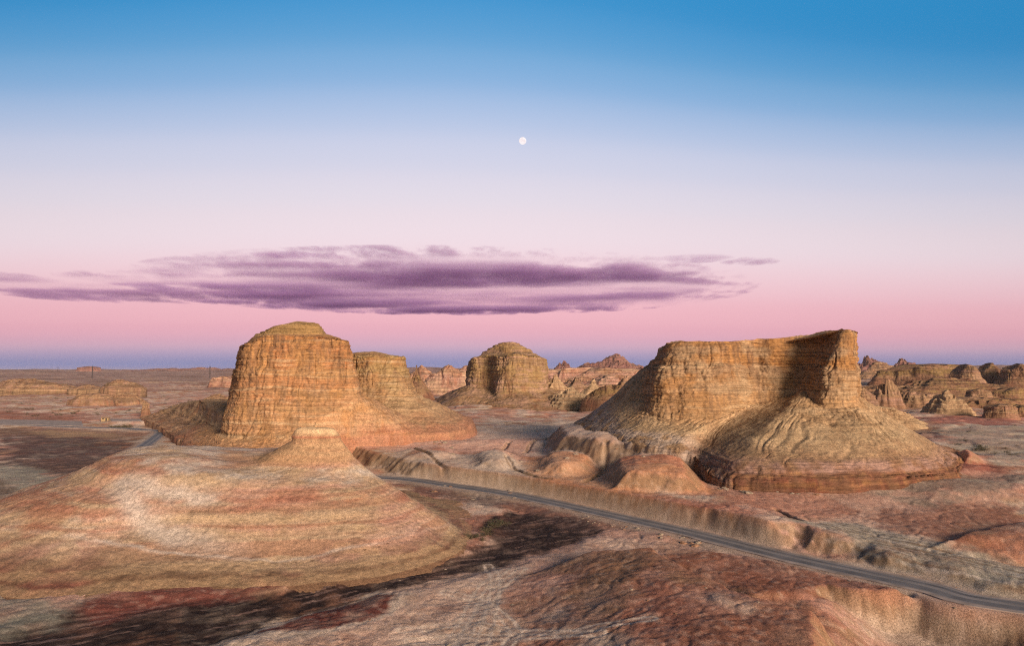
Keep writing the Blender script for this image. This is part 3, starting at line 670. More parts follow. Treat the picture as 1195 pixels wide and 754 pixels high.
# its lower neighbour
b2_foot = C((390, 500, 340), (405, 503, 300), (440, 505, 290), (480, 506, 288), (525, 504, 297), (550, 495, 325), (538, 486, 365), (450, 482, 410), (390, 482, 400))
b2_cf = C((400, 470, 348), (405, 475, 330), (425, 472, 320), (450, 466, 318), (476, 462, 322), (485, 460, 338), (482, 459, 358), (445, 460, 378), (400, 465, 372))
b2_ct = C((400, 412, 347), (405, 413, 336), (425, 413, 331), (447, 415, 331), (464, 417, 333), (471, 417, 340), (469, 416, 355), (440, 414, 365), (408, 412, 362))
build_butte('lower flat topped tan butte close behind the right shoulder of the tall capped butte',
            [skirt(b2_foot), b2_foot, b2_cf, b2_ct, centre(b2_ct, 0.4)],
            [(0, .3, .7, .6), (0, .5, .5, .8), (.5, .5, 0, 1), (1, 0, 0, 1), (0.5, .5, 0, .3)],
            [6, 70, 120, 14], 620, PAL2, [('talus_slope', 0, 2), ('cliff_face', 2, 3), ('flat_top', 3, 4)], seed=2, post=lambda Q, lev, col: mixc(col, RED * 1.1, (1 - sst(1.05, 1.32, lev[:, None] + 0.12 * n3(Q[..., 0] / 3, Q[..., 1] / 3, Q[..., 2] / 3, 411))) * 0.4))
# middle butte
k3 = 1.26
b3_foot = sy([(505, 470, 500), (520, 476, 460), (560, 482, 440), (600, 482, 432), (650, 481, 430), (690, 479, 440), (705, 472, 480), (690, 462, 530), (640, 458, 580), (580, 458, 590), (520, 462, 560)], k3)
b3_cf = sy([(544, 450, 506), (549, 451, 491), (573, 454, 483), (579, 458, 468), (605, 458, 463), (633, 457, 471), (639, 454, 490), (639, 452, 513), (620, 450, 532), (590, 448, 538), (556, 449, 528)], k3)
b3_ct = sy([(547, 421, 505), (552, 418, 492), (572, 415, 487), (580, 415, 473), (606, 413, 469), (630, 416, 475), (637, 421, 490), (637, 420, 510), (620, 416, 525), (590, 414, 530), (560, 416, 522)], k3)
b3_pf = sy([(560, 414, 504), (566, 412, 498), (578, 411, 493), (590, 411, 486), (606, 411, 483), (617, 411, 487), (622, 412, 495), (620, 412, 506), (610, 411, 514), (590, 411, 516), (572, 412, 512)], k3)
b3_pm = sy([(574, 406, 503), (577, 406, 499), (583, 405, 496), (590, 404, 494), (602, 404, 493), (609, 405, 495), (611, 406, 498), (610, 406, 503), (604, 405, 506), (592, 404, 508), (580, 405, 507)], k3)
b3_pt = sy([(585, 400, 502), (587, 399.5, 500), (590, 399, 499), (594, 398.5, 498), (598, 398.5, 498), (602, 400, 499), (604, 400, 500), (603, 400, 502), (600, 399, 504), (594, 399, 505), (588, 399.5, 504)], k3)
build_butte('olive brown butte with small pointed cap in the middle distance, between the two large buttes',
            [skirt(b3_foot), b3_foot, b3_cf, b3_ct, b3_pf] + tiers(b3_pf, b3_pm, 2, 8) + tiers(b3_pm, b3_pt, 2, 9) + [centre(b3_pt, 0.2)],
            [(0, .6, .4, .6), (0, .9, .1, .9), (.5, .5, 0, 1), (1, 0, 0, 1), (.6, .4, 0, .5)] + [(.7, .3, 0, .4)] * 8 + [(.6, .4, 0, .2)],
            [6, 60, 100, 12] + [8, 5] * 4 + [6], 620, PAL3, [('talus_slope', 0, 2), ('cliff_face', 2, 4), ('cap', 4, 13)], seed=3, sc_=1.5, big=1.9)
# right butte: long wall with a fin
def post4(Q, lev, col):
    x, y, z = Q[..., 0], Q[..., 1], Q[..., 2]; g = fbm3(x / 5, y / 5, z / 5, 3, 404); lv = lev[:, None]
    t = (1 - sst(50, 60, x + 3 * g)) * (1 - sst(2.4, 3.2, lv)); col = mixc(col, mixc(np.broadcast_to(PALE * 0.95, col.shape), TAN, sst(-0.1, 0.4, g)), t * 0.85)
    t = sst(1.25, 1.5, lv) * (1 - sst(1.9, 2.3, lv)) * sst(52, 62, x); col = mixc(col, LILAC * 1.15, t * np.clip(0.5 + g, 0, 0.8))
    t = sst(1.0, 1.6, lv + 0.2 * g) ; t = (1 - t) * sst(52, 60, x); return mixc(col, DARK * 1.6, t * np.clip(0.45 + 0.9 * g, 0, 0.75))
b4_foot = C((672, 493, 288), (702, 513, 240), (748, 521, 217), (788, 524, 209), (806, 529, 207), (815, 537, 203), (827, 553, 190), (850, 560, 182), (882, 561, 179), (930, 561, 177), (1000, 559, 178), (1075, 554, 185), (1121, 547, 205), (1108, 522, 270), (960, 500, 345), (740, 490, 345))
b4_bt = C((689, 483, 285), (710, 506, 240), (752, 513, 220), (790, 515, 213), (806, 519, 213), (816, 523, 212), (827, 529, 204), (850, 537, 189), (876, 539, 184), (925, 540, 181), (990, 540, 182), (1056, 537, 188), (1096, 533, 205), (1082, 516, 265), (955, 495, 332), (735, 486, 332))
b4_tm = C((716, 462, 282), (727, 494, 240), (763, 502, 225), (800, 504, 218), (823, 500, 223), (838, 496, 229), (849, 499, 224), (864, 508, 208), (885, 513, 197), (930, 514, 194), (985, 514, 194), (1032, 511, 199), (1052, 505, 212), (1040, 493, 265), (950, 480, 315), (770, 470, 318))
b4_cf = C((757, 424, 276), (754, 478, 239), (791, 488, 229), (832, 490, 228), (862, 479, 233), (882, 470, 239), (905, 465, 239), (928, 460, 239), (938, 456, 236), (948, 467, 226), (965, 476, 220), (998, 471, 222), (1001, 466, 243), (990, 455, 275), (920, 450, 295), (815, 440, 298))
b4_cm = C((774, 407, 274), (766, 432, 241), (797, 434, 234), (838, 434, 233), (867, 432, 238), (884, 430, 243), (905, 428, 242), (932, 426, 242), (949, 422, 238), (957, 428, 228), (972, 432, 223), (999, 430, 224), (1001, 428, 243), (988, 420, 268), (920, 420, 285), (828, 416, 290))
b4_ct = C((791, 398.5, 272), (778, 400.5, 247), (800, 398, 239), (840, 398, 238), (868, 397, 241), (884, 396, 245), (905, 394.5, 243), (937, 391.5, 243.5), (964, 387.5, 240), (975, 386, 231), (986, 384.5, 226), (998, 385.5, 227), (1000, 388, 245), (984, 393, 262), (920, 399, 276), (840, 402, 282))
build_butte('huge sandstone butte right of the road bend, long wall ending in a tall bright fin',
            [skirt(b4_foot), b4_foot, b4_bt, b4_tm, b4_cf, b4_cm, b4_ct, centre(b4_ct, -0.4)],
            [(0, 0, 1, .7), (0, 0, 1, .8), (0, .45, .55, .7), (0, 1, 0, .8), (.5, .5, 0, 1), (1, 0, 0, 1), (1, 0, 0, .4), (.4, .6, 0, .2)],
            [6, 34, 42, 60, 80, 80, 16], 1500, PAL4, [('red_base', 0, 2), ('talus_slope', 2, 4), ('cliff_face', 4, 6), ('flat_top', 6, 7)], seed=4, ref=4, post=post4)

# rugged spur left of the tall butte
sp_f = C((165, 487, 520), (180, 494, 430), (200, 508, 345), (235, 526, 282), (262, 522, 285), (282, 497, 340), (282, 478, 450), (220, 475, 560))
sp_m = C((174, 484, 512), (194, 491, 430), (214, 501, 355), (241, 512, 300), (260, 505, 300), (275, 486, 345), (272, 474, 440), (217, 473, 540))
sp_t = C((190, 481, 500), (211, 486, 430), (232, 493, 375), (252, 498, 325), (258, 484, 325), (268, 474, 352), (262, 468, 430), (215, 471, 520))
build_butte('low rugged brown spur running out from the left foot of the tall capped butte', [skirt(sp_f), sp_f, sp_m, sp_t, centre(sp_t, 0.5)],
            [(0, .6, .4, .8), (0, .6, .4, 1), (.3, .5, .2, 1), (.7, .3, 0, 1), (.2, .8, 0, .8)], [5, 34, 34, 40], 420,
            dict(PAL1, a=TAN, b=PINK * 0.8, t=TAN * 0.85, u=RED, base=RED), [('talus_slope', 0, 2), ('ledge', 2, 3), ('flat_top', 3, 4)], seed=9, big=2.2, sc_=1.3, cat='rock spur', name='rock_spur')

# ------------------------------------------------------------------ foreground knoll
ZK = -5.2
k_foot = np.array([(*G(558, 622, ZK), ZK), (*G(546, 643, ZK), ZK), (*G(502, 663, ZK), ZK), (*G(430, 681, ZK), ZK), (*G(330, 689, ZK), ZK), (*G(200, 692, ZK), ZK), (*G(90, 700, ZK), ZK), (*G(-20, 702, ZK), ZK), (*G(-130, 675, ZK), ZK), (-128, 150, ZK), (-132, 190, ZK), (-98, 216, ZK), (-52, 216, ZK), (-14, 188, ZK)])
k_bench = C((521, 610, 151), (500, 619, 139), (462, 629, 130), (400, 643, 124), (325, 647, 121.5), (215, 641, 121.5), (120, 632, 124), (30, 622, 126), (-40, 606, 135), (0, 583, 158), (30, 572, 180), (150, 545, 200), (330, 552, 202), (445, 580, 178))
k_up = C((484, 585, 152), (470, 590, 143), (436, 593, 137.5), (385, 594, 134.5), (325, 596, 133), (250, 592, 132), (185, 585, 132), (120, 575, 134), (80, 563, 145), (80, 556, 158), (110, 545, 172), (200, 530, 186), (340, 540, 186), (432, 562, 172))
k_rim = C((450, 563, 153), (440, 566, 147.5), (414, 568, 143.5), (380, 567, 141.5), (325, 567, 140), (270, 561, 139), (215, 553, 139), (160, 541, 142), (130, 535, 151), (140, 529, 160), (170, 521, 168), (230, 522, 176), (340, 530, 176), (414, 550, 166))
k_in = C((431, 550, 154), (424, 553, 150), (406, 556, 147.5), (380, 556, 146), (335, 555, 146), (292, 550, 146), (250, 543, 147), (215, 533, 149), (200, 527, 155), (205, 522, 160), (230, 524, 165), (290, 524, 168), (350, 525, 168), (405, 540, 161))
k_pf = C((416, 537, 154.3), (411, 540, 151.8), (400, 544, 150), (380, 545, 149.2), (352, 546, 149), (325, 545, 149.2), (303, 543, 150), (290, 540, 152), (288, 538, 154.5), (296, 533, 157.5), (315, 529, 160), (345, 526, 161), (375, 526, 160.5), (402, 531, 158))
k_pm = C((402, 517, 154.5), (400, 519, 153), (392, 521, 152.2), (378, 522, 151.8), (364, 522, 151.7), (350, 522, 151.8), (339, 521, 152.4), (333, 520, 153.6), (332, 518, 154.8), (335, 516, 156), (343, 514, 157), (358, 513, 157.4), (378, 513, 157.2), (396, 515, 156))
k_pt = C((396, 509, 154.6), (395, 509.5, 153.5), (389, 510, 152.9), (378, 510, 152.6), (367, 510, 152.5), (356, 510, 152.6), (347, 510, 153), (342, 509, 153.8), (342, 508.5, 154.7), (345, 507.5, 155.5), (352, 507, 156.2), (363, 506, 156.5), (378, 506, 156.4), (392, 507.5, 155.7))
k_pt[:, 2] += 0.35
k_pm = k_pt + (k_pm - k_pt) * np.array((0.8, 0.8, 1.0)); k_pe = k_pt.mean(0) + (k_pt - k_pt.mean(0)) * np.array((0.72, 0.72, 1)); k_pe[:, 2] = P(365, 499.5, 154.5)[2] - 0.12
k_pc = centre(k_pe, 0.1); k_pc[:, 2] = P(365, 497.5, 154.5)[2]
KR = [skirt(k_foot, 3, 3), k_foot, k_bench, k_up, k_rim, k_in, k_pf, k_pm, k_pt, k_pe, k_pc]
def build_knoll():
    Pt, lev, s = loft(KR, 1100, [6, 70, 90, 60, 30, 16, 44, 26, 10, 10], True, ref=2)
    lv = lev[:, None] * np.ones(Pt.shape[1]); x, y, z = Pt[..., 0], Pt[..., 1], Pt[..., 2]; N = grid_normals(Pt)
    lump = fbm3(x / 14, y / 14, z / 14, 3, 61); f = fbm3(x / 4, y / 4, z / 4, 3, 63); fine = fbm3(x / 1.1, y / 1.1, z / 1.1, 3, 65)
    c = Pt[0].mean(0); ang = np.arctan2(y - c[1] - 0, x - c[0]); rad = np.hypot(x - c[0], y - c[1])
    ru = n2(ang * 44 + 0.25 * lump, rad / 14, 67); rv = n2(ang * 110 + 0.3 * f, rad / 9, 68)
    rill = np.clip(1 - np.abs(ru) * 2.6, 0, 1); rill2 = np.clip(1 - np.abs(rv) * 2.6, 0, 1)
    steep = np.interp(lev, [0, 1, 2, 2.2, 3, 4, 5, 6, 7, 8, 9, 10], [.6, .9, .3, .9, .9, .4, .2, .7, .9, .3, .1, .1])[:, None]
    led = 0.3 * n2((z + 0.5 * lump) / 1.1, np.zeros_like(z) + 3.3, 69)
    Q = Pt + N * ((0.40 * lump + 0.22 * f + 0.085 * fine - steep * (0.10 * rill * sst(-0.2, 0.4, f) + 0.03 * rill2) + led * sst(6, 7, lv) * 0.7))[..., None]
    vl = spline([G(250, 543, 11.8), G(190, 566, 8), G(140, 596, 2.5), G(165, 622, 0), G(240, 641, -1.6), G(330, 648, -2.0)], 10)
    vd = dist_line(Q[..., 0], Q[..., 1], vl, 30.0) + 0.8 * lump; Q[..., 2] -= 1.3 * np.exp(-(vd / 5.5) ** 2)
    x, y, z = Q[..., 0], Q[..., 1], Q[..., 2]
    a = fbm3(x / 16, y / 16, z / 9, 4, 71); b = fbm3(x / 5, y / 5, z / 3, 4, 73); g = fbm3(x / 0.9, y / 0.9, z / 0.9, 3, 75); stk = n3(x / 11, y / 11, z / 1.3, 77)
    col = np.broadcast_to(np.array((0.49, 0.36, 0.26)), x.shape + (3,)).copy()
    col = mixc(col, PINK * 1.0 + 0.06, sst(-0.1, 0.5, a) * 0.75); col = mixc(col, CREAM, sst(0.05, 0.5, b) * 0.6)
    up = sst(2.1, 2.5, lv) * (1 - sst(3.9, 4.3, lv))
    col = mixc(col, PINK * 0.9 + np.array((0.05, 0.01, 0)), up * sst(-0.3, 0.4, a + 0.4 * stk) * 0.6); col = mixc(col, RED * 1.15, up * sst(0.05, 0.5, stk + 0.5 * b) * sst(2.7, 3.3, lv) * 0.5)
    lowf = 1 - sst(1.25, 2.0, lv + 0.22 * b)
    col = mixc(col, BROWN * 0.8, lowf * 0.95); col = mixc(col, BRICK * 1.2, lowf * sst(-0.1, 0.5, a + 0.3 * b) * 0.7)
    left = 1 - sst(-78, -58, x + 4 * b)
    col = mixc(col, PALE * 0.9, left * sst(1.5, 2.2, lv) * sst(-0.1, 0.4, b) * 0.7); col = mixc(col, RED * 1.1, left * sst(0.1, 0.5, -a + 0.3 * b) * 0.55)
    ring = n2(z * 0.95 + 0.5 * a, z * 0 + 4.4, 82); ring2 = n2(z * 2.6 + 0.5 * b, z * 0 + 1.4, 83)
    col = mixc(col, RED * 1.0, sst(0.08, 0.4, ring) * 0.42 * sst(1.6, 2.1, lv)); col = mixc(col, BROWN * 1.2, sst(0.1, 0.45, ring2) * 0.3); col = mixc(col, CREAM * 1.02, sst(0.1, 0.4, -ring) * 0.3)
    # pale path along the bench, pale crown, white cap with a red line below it
    pth = np.exp(-((lv - 2.02 - 0.06 * b) / 0.045) ** 2); wide = np.interp(x, [-85, -72, -62, -45, -22, -10], [.2, .9, 1., .75, .4, .15]) * (0.75 + 0.6 * b)
    col = mixc(col, WHITE, np.clip(pth * wide, 0, 0.85))
    pth2 = np.exp(-((lv - 2.22 - 0.25 * a) / 0.16) ** 2) * (1 - sst(-66, -58, x)) * sst(-86, -78, x) * sst(-0.2, 0.3, b)
    col = mixc(col, WHITE * 0.95, np.clip(np.exp(-((vd + 1.2 * b) / 2.2) ** 2) * (1 - sst(-62, -42, x)) * 0.85, 0, .85))
    crown = sst(3.75, 4.5, lv + 0.3 * b) * (1 - sst(5.6, 6.2, lv))
    col = mixc(col, WHITE * 0.95, crown * np.clip(0.3 + 0.9 * b + 0.4 * sst(158, 168, y), 0.05, 0.85))
    pk = sst(5.9, 6.4, lv); col = mixc(col, TAN * 0.9 + np.array((.06, .02, 0)), pk * 0.75); col = mixc(col, TAN * 0.85, pk * sst(0.0, 0.4, stk) * 0.6)
    col = mixc(col, RED * 1.1, np.exp(-((lv - 7.75) / 0.12) ** 2) * 0.75); col = mixc(col, CREAM * 1.05, sst(7.9, 8.3, lv + 0.2 * b) * 0.8)
    col = mixc(col, DARK * 1.4, steep * (0.22 * rill * sst(-0.1, 0.4, b) + 0.06 * rill2))
    # a thin dark slab and a beaten trail of footprints
    foot = np.exp(-((lv - 1.92) / 0.02) ** 2) * sst(0.2, 0.4, n2(s[None, :] / 0.9 + 0 * z, 0 * z, 79)) * sst(-48, -36, x)
    col = mixc(col, DARK, foot * 0.8)
    col = col * (1 + 0.26 * g)[..., None]
    org = (c[0], c[1], ZK)
    root = empty('knoll', org, 'broad low pale and rust coloured knoll with a small stub peak, near the viewer', 'knoll')
    for pn, a0, b0 in (('lower_skirt', 0, 2), ('dome', 2, 6), ('stub_peak', 6, 10)):
        i0 = int(np.searchsorted(lev, a0 - 1e-6)); i1 = min(int(np.searchsorted(lev, b0 - 1e-6)), len(lev) - 1)
        grid_mesh(pn, Q[i0:i1 + 1], col[i0:i1 + 1], M_GROUND, root, True, org)
build_knoll()

# ------------------------------------------------------------------ small far mesas, domes and crags
PF = dict(a=TAN * 0.85, b=BROWN * 1.4, c=PINK * 0.9, d=BROWN * 0.9, t=TAN * 0.75, u=RED * 0.8, base=RED * 0.75)
PP = dict(a=TAN * 1.0 + np.array((.04, .01, .02)), b=PINK * 0.95, c=CREAM, d=RED * 0.7, t=PINK * 0.9, u=RED, base=RED * 0.8)
PC = dict(a=TAN * 1.1, b=TAN, c=CREAM * 0.9, d=BROWN, t=CREAM * 0.85, u=TAN, base=RED * 0.8)
PD = dict(a=BROWN * 1.3, b=OLIVE * 0.8, c=TAN * 0.8, d=DARK * 1.2, t=BROWN * 1.3, u=RED * 0.6, base=RED * 0.6)
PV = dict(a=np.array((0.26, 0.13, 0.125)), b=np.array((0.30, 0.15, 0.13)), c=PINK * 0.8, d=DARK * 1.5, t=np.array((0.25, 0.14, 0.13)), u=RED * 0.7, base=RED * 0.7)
SHAPES = {'mesa': [(1.0, 0), (0.78, .40), (0.66, .90), (0.50, 1.0)], 'dome': [(1.0, 0), (0.86, .35), (0.66, .75), (0.30, .97)], 'cone': [(1.0, 0), (0.62, .4), (0.30, .72), (0.10, .98)],
          'slab': [(1.0, 0), (0.90, .38), (0.84, .90), (0.74, 1.0)], 'crag': [(1.0, 0), (0.75, .4), (0.52, .72), (0.28, .95)]}
def mesa(shape, label, x0, x1, yt, yb, Y, pal, seed, cat='mesa', depth=0.7, tilt=0.0, skew=0.0, group='small far mesas and outcrops', name=None):
    rs = np.random.RandomState(seed)
    L, R = P(x0, yb, Y), P(x1, yb, Y); cx, hw = (L[0] + R[0]) / 2, (R[0] - L[0]) / 2
    zb, zt = L[2], P((x0 + x1) / 2, yt, Y)[2]; hd = hw * depth; H = zt - zb
    n = int(np.clip(hw / H * 9, 14, 60)); an = np.linspace(0, 2 * np.pi, n, endpoint=False) + rs.uniform(0, .3)
    cy = Y + hd * 0.6; cc, ss = np.cos(an), np.sin(an)
    nz = lambda f, q: fbm2(cc * f + seed * 1.7, ss * f + q * 9.3, 3, seed)
    jit = 1 + 0.22 * nz(1.3, 0); rings = []; rough_ = np.clip(hw / H * 0.8, 0.8, 4)
    for q, (rad, h) in enumerate(SHAPES[shape]):
        j = jit * (1 + 0.16 * nz(2.0 * rough_, 1 + 0.13 * q) * (0.4 + h)); w = 1 - np.clip(np.abs(cc) - 0.6, 0, 1) * 0.5
        drop = np.clip(1 - (0.14 if shape == 'dome' else 0.38) * h * np.clip(0.25 + nz(1.1 * rough_, 7), 0, 1.2) - 0.25 * h * np.abs(cc) ** 3, 0.3, 1)
        rings.append(np.stack([cx + skew * hw * h + cc * hw * rad * j, cy + ss * hd * rad * j, zb + H * h * drop + tilt * cc * H * h], 1))
    k = {'mesa': [(0, .6, .4, .8), (0, .9, .1, .9), (.7, .3, 0, 1), (1, 0, 0, 1), (.6, .4, 0, .5), (.5, .5, 0, .2)],
         'slab': [(0, .4, .6, .8), (.2, .4, .4, .9), (.9, .1, 0, 1), (1, 0, 0, 1), (.6, .4, 0, .5), (.5, .5, 0, .2)]}.get(
         shape, [(0, .6, .4, .8), (0, .8, .2, .9), (.5, .5, 0, 1), (.7, .3, 0, 1), (.7, .3, 0, .8), (.7, .3, 0, .4)])
    scl = max(0.4, min(4.0, min(H / 16, hw / 14)))
    root = build_butte(label, [skirt(rings[0], H * 0.25, H * 0.45 + 5)] + rings + [centre(rings[-1], 0.02 * H)], k, [3, 14, 24, 16, 6], int(min(420, max(110, (x1 - x0) * 4))), pal,
                [('talus_slope', 0, 2), ('cliff_face', 2, 5)], seed=seed, cat=cat, group=group, name=name or {'mesa': 'mesa', 'dome': 'rock_dome', 'cone': 'rock_cone', 'slab': 'mesa', 'crag': 'crag'}[shape],
                sc_=scl, mat=M_FAR if Y > 700 else M_ROCK, big=1.3 if shape == 'crag' else 0.9)
    return root
def rugged(label, x0, x1, yt, yb, Y, pal, seed, cat='outcrop', depth=0.7, freq=2.2, edge=1.4, ledge=0.5, group='small far mesas and outcrops', name='outcrop', sharp=1.0):
    """a rough many peaked hill with ledges"""
    L, R = P(x0, yb, Y), P(x1, yb, Y); cx, hw = (L[0] + R[0]) / 2, (R[0] - L[0]) / 2; zb, zt = L[2], P((x0 + x1) / 2, yt, Y)[2]; hd = hw * depth; cy = Y + hd * 0.5
    nu = int(np.clip((x1 - x0) * 5, 140, 460)); nv = int(np.clip((x1 - x0) * 1.4, 44, 110)); asp = max(1.0, hw / hd)
    T, R_ = np.meshgrid(np.linspace(0, 2 * np.pi, nu, endpoint=False), np.linspace(1.0, 0.004, nv), indexing='xy')
    ux, uy = np.cos(T) * R_, np.sin(T) * R_ / 1.0
    wob = 1 + 0.2 * fbm2(np.cos(T) * 1.4 + seed, np.sin(T) * 1.4, 3, seed); wf = hw / (zt - zb) * 0.5
    if cat != 'crag': freq = freq * 0.6
    qx, qy = ux * freq * max(1, wf * 0.6), uy * freq * depth * max(1, wf * 0.6)
    rg = 1 - np.abs(fbm2(qx + 3, qy + seed, 4, seed + 1)) * 1.7; bs = fbm2(qx * 0.5, qy * 0.5 + seed, 3, seed + 2)
    hgt = (1 - R_ ** edge) * np.clip(0.66 + (0.30 if cat == 'crag' else 0.13) * sharp * (rg - 0.5) + 0.42 * bs, 0.02, 2)
    hgt = hgt / hgt.max(); st = hgt * 6 + 0.5 * bs; f = st - np.floor(st); hgt = np.clip(hgt * (1 - ledge) + ledge * (np.floor(st) + sst(0.3, 0.6, f) - 0.5 * bs) / 6, 0, None); hgt = hgt / hgt.max()
    Pt = np.stack([cx + ux * hw * wob, cy + uy * hd * wob, zb + (zt - zb) * hgt - (R_ > 0.995) * ((zt - zb) * 0.6 + 8)], -1)
    scl = max(0.4, min(4.0, (zt - zb) / 14)); fn = fbm3(Pt[..., 0] / scl / 3, Pt[..., 1] / scl / 3, Pt[..., 2] / scl / 3, 3, seed + 5); Pt[..., 2] += fn * 0.5 * scl * (R_ < 0.99)
    gz = np.gradient(Pt[..., 2], axis=0) / np.maximum(np.hypot(np.gradient(Pt[..., 0], axis=0), np.gradient(Pt[..., 1], axis=0)), 1e-3)
    wc = sst(0.5, 1.1, np.abs(gz)); col = rock_color(Pt, wc, 1 - wc, 0 * wc, pal, 0, 0, seed, scl)
    org = (cx, cy, zb); o = grid_mesh(name, Pt, col, M_FAR if Y > 700 else M_ROCK, None, True, org); o.location = org
    return tag(o, label, cat, group)
# middle gap
mesa('cone', 'olive pointed outcrop half hidden behind the lower flat topped butte', 462, 506, 426, 466, 640, PD, 21, 'outcrop', 0.9)
mesa('dome', 'pale pink rounded dome seen between the flat topped butte and the middle butte', 488, 556, 423.5, 458, 900, PP, 22, 'rock dome')
mesa('dome', 'low pinkish dome hugging the left side of the pale pink rounded dome', 470, 512, 425, 452, 1250, PP, 23, 'rock dome')
mesa('dome', 'small pinkish dome peeping out left of the olive middle butte', 520, 568, 426, 452, 1300, PP, 24, 'rock dome')
mesa('slab', 'long pink banded mesa behind, right of the olive middle butte', 612, 775, 429, 450, 1500, PP, 25, 'mesa', 0.35)
mesa('slab', 'second pink ledge in front of the long banded mesa', 655, 775, 437, 452, 1250, PP, 26, 'mesa', 0.3)
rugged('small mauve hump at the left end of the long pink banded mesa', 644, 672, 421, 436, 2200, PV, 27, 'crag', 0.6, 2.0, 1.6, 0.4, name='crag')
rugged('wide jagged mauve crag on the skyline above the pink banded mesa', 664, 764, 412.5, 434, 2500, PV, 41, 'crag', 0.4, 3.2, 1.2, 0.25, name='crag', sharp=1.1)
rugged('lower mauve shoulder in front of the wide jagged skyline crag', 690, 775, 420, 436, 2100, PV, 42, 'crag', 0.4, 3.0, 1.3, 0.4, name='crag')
rugged('rough pinkish badland slope below the long pink banded mesa', 630, 770, 438, 460, 1000, PP, 43, 'badland', 0.5, 3.0, 1.6, 0.6, name='badland')
mesa('cone', 'pale sandy cone in the gap left of the huge butte', 676, 712, 442, 464, 760, PC, 31, 'rock cone')
mesa('cone', 'smaller dark cone left of the pale sandy cone', 655, 690, 440, 455, 950, PF, 32, 'rock cone')
mesa('mesa', 'dark brown hump with a flat cap beside the dark flank of the huge butte', 684, 748, 449, 468, 520, PD, 33, 'outcrop', 0.7)
rugged('rounded brown rock above the dark capped hump', 712, 762, 438, 462, 640, PF, 34, 'rock dome', 0.8, 2.0, 1.6, 0.5, name='outcrop')
rugged('bright cream skirt of rubble right of the olive middle butte', 628, 708, 452, 477, 560, PC, 35, 'outcrop', 0.9, 2.0, 1.2, 0.5, name='outcrop')
rugged('small pale fan of talus leaning on the right flank of the olive butte', 628, 672, 437, 466, 640, PC, 36, 'outcrop', 0.8, 1.8, 1.2, 0.4, name='outcrop')
# right background
mesa('slab', 'long dark brown mesa on the skyline right of the fin', 1030, 1172, 424.5, 447, 1150, PD, 51, 'mesa', 0.4)
mesa('mesa', 'pinkish trapezoid butte standing before the long dark skyline mesa', 1112, 1160, 425, 448, 980, PF, 52, 'butte', 0.8)
mesa('dome', 'dark knob at the right end of the long dark skyline mesa', 1143, 1182, 423, 446, 1050, PD, 53, 'outcrop', 0.8)
mesa('mesa', 'dark squared knob furthest right on the skyline', 1172, 1222, 423.5, 448, 1000, PD, 54, 'outcrop', 0.8)
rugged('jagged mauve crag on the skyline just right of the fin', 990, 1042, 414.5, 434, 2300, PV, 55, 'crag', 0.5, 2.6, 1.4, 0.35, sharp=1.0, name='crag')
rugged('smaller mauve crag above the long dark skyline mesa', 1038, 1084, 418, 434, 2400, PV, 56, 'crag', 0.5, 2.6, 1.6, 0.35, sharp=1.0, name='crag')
rugged('tan foothill below the jagged mauve crag, right of the fin', 1000, 1062, 422, 444, 1700, PF, 57, 'hill', 0.6, 2.2, 1.5, 0.5, name='hill_outcrop')
rugged('wide dark slope stretching under the long dark skyline mesa', 985, 1230, 441, 462, 760, PD, 58, 'mesa', 0.35, 3.0, 1.8, 0.5, name='outcrop')
rugged('steep tan peak with a narrow top behind the talus of the huge butte', 1020, 1062, 443, 478, 560, PF, 59, 'outcrop', 0.8, 3.2, 1.7, 0.6, sharp=1.6, name='outcrop')
mesa('mesa', 'blocky red topped outcrop against the right edge of the fin', 990, 1032, 451, 478, 520, PF, 60, 'outcrop', 0.8)
rugged('low brown ledge joining the tan peak and the pale central outcrop', 1045, 1110, 457, 478, 570, PF, 61, 'mesa', 0.6, 2.6, 2.2, 0.7, name='outcrop')
rugged('pale cream outcrop with pointed top on a red foot', 1083, 1146, 456, 486, 470, PC, 62, 'outcrop', 0.7, 3.0, 1.7, 0.6, sharp=1.4, name='outcrop')
mesa('slab', 'small orange mesa above the teal flats, right of the pale cream outcrop', 1130, 1164, 454, 466, 640, PF, 63, 'mesa', 0.7)
mesa('slab', 'dark ledge right of the small orange mesa', 1160, 1215, 453, 467, 680, PD, 64, 'mesa', 0.6)
mesa('slab', 'red footed block on the flats nearest the right edge of the view', 1155, 1194, 472, 489, 440, PF, 65, 'outcrop', 0.7)
mesa('slab', 'olive block beside the red footed block on the right flats', 1180, 1216, 473, 487, 460, PD, 66, 'outcrop', 0.7)
mesa('mesa', 'sloping cream bench at the right foot of the fin', 985, 1100, 474, 499, 360, PC, 67, 'outcrop', 0.6, skew=-0.3)
mesa('slab', 'low banded ledge across the right flats below the dark slope', 1000, 1215, 463.5, 473, 600, PF, 81, 'mesa', 0.25)
mesa('slab', 'thin reddish ledge on the right flats between pale cream outcrop and red footed block', 1065, 1170, 479, 486, 500, PP, 82, 'mesa', 0.3)
mesa('slab', 'dark low ledge behind the red footed block on the right flats', 1120, 1240, 466, 474, 560, PD, 83, 'mesa', 0.3)
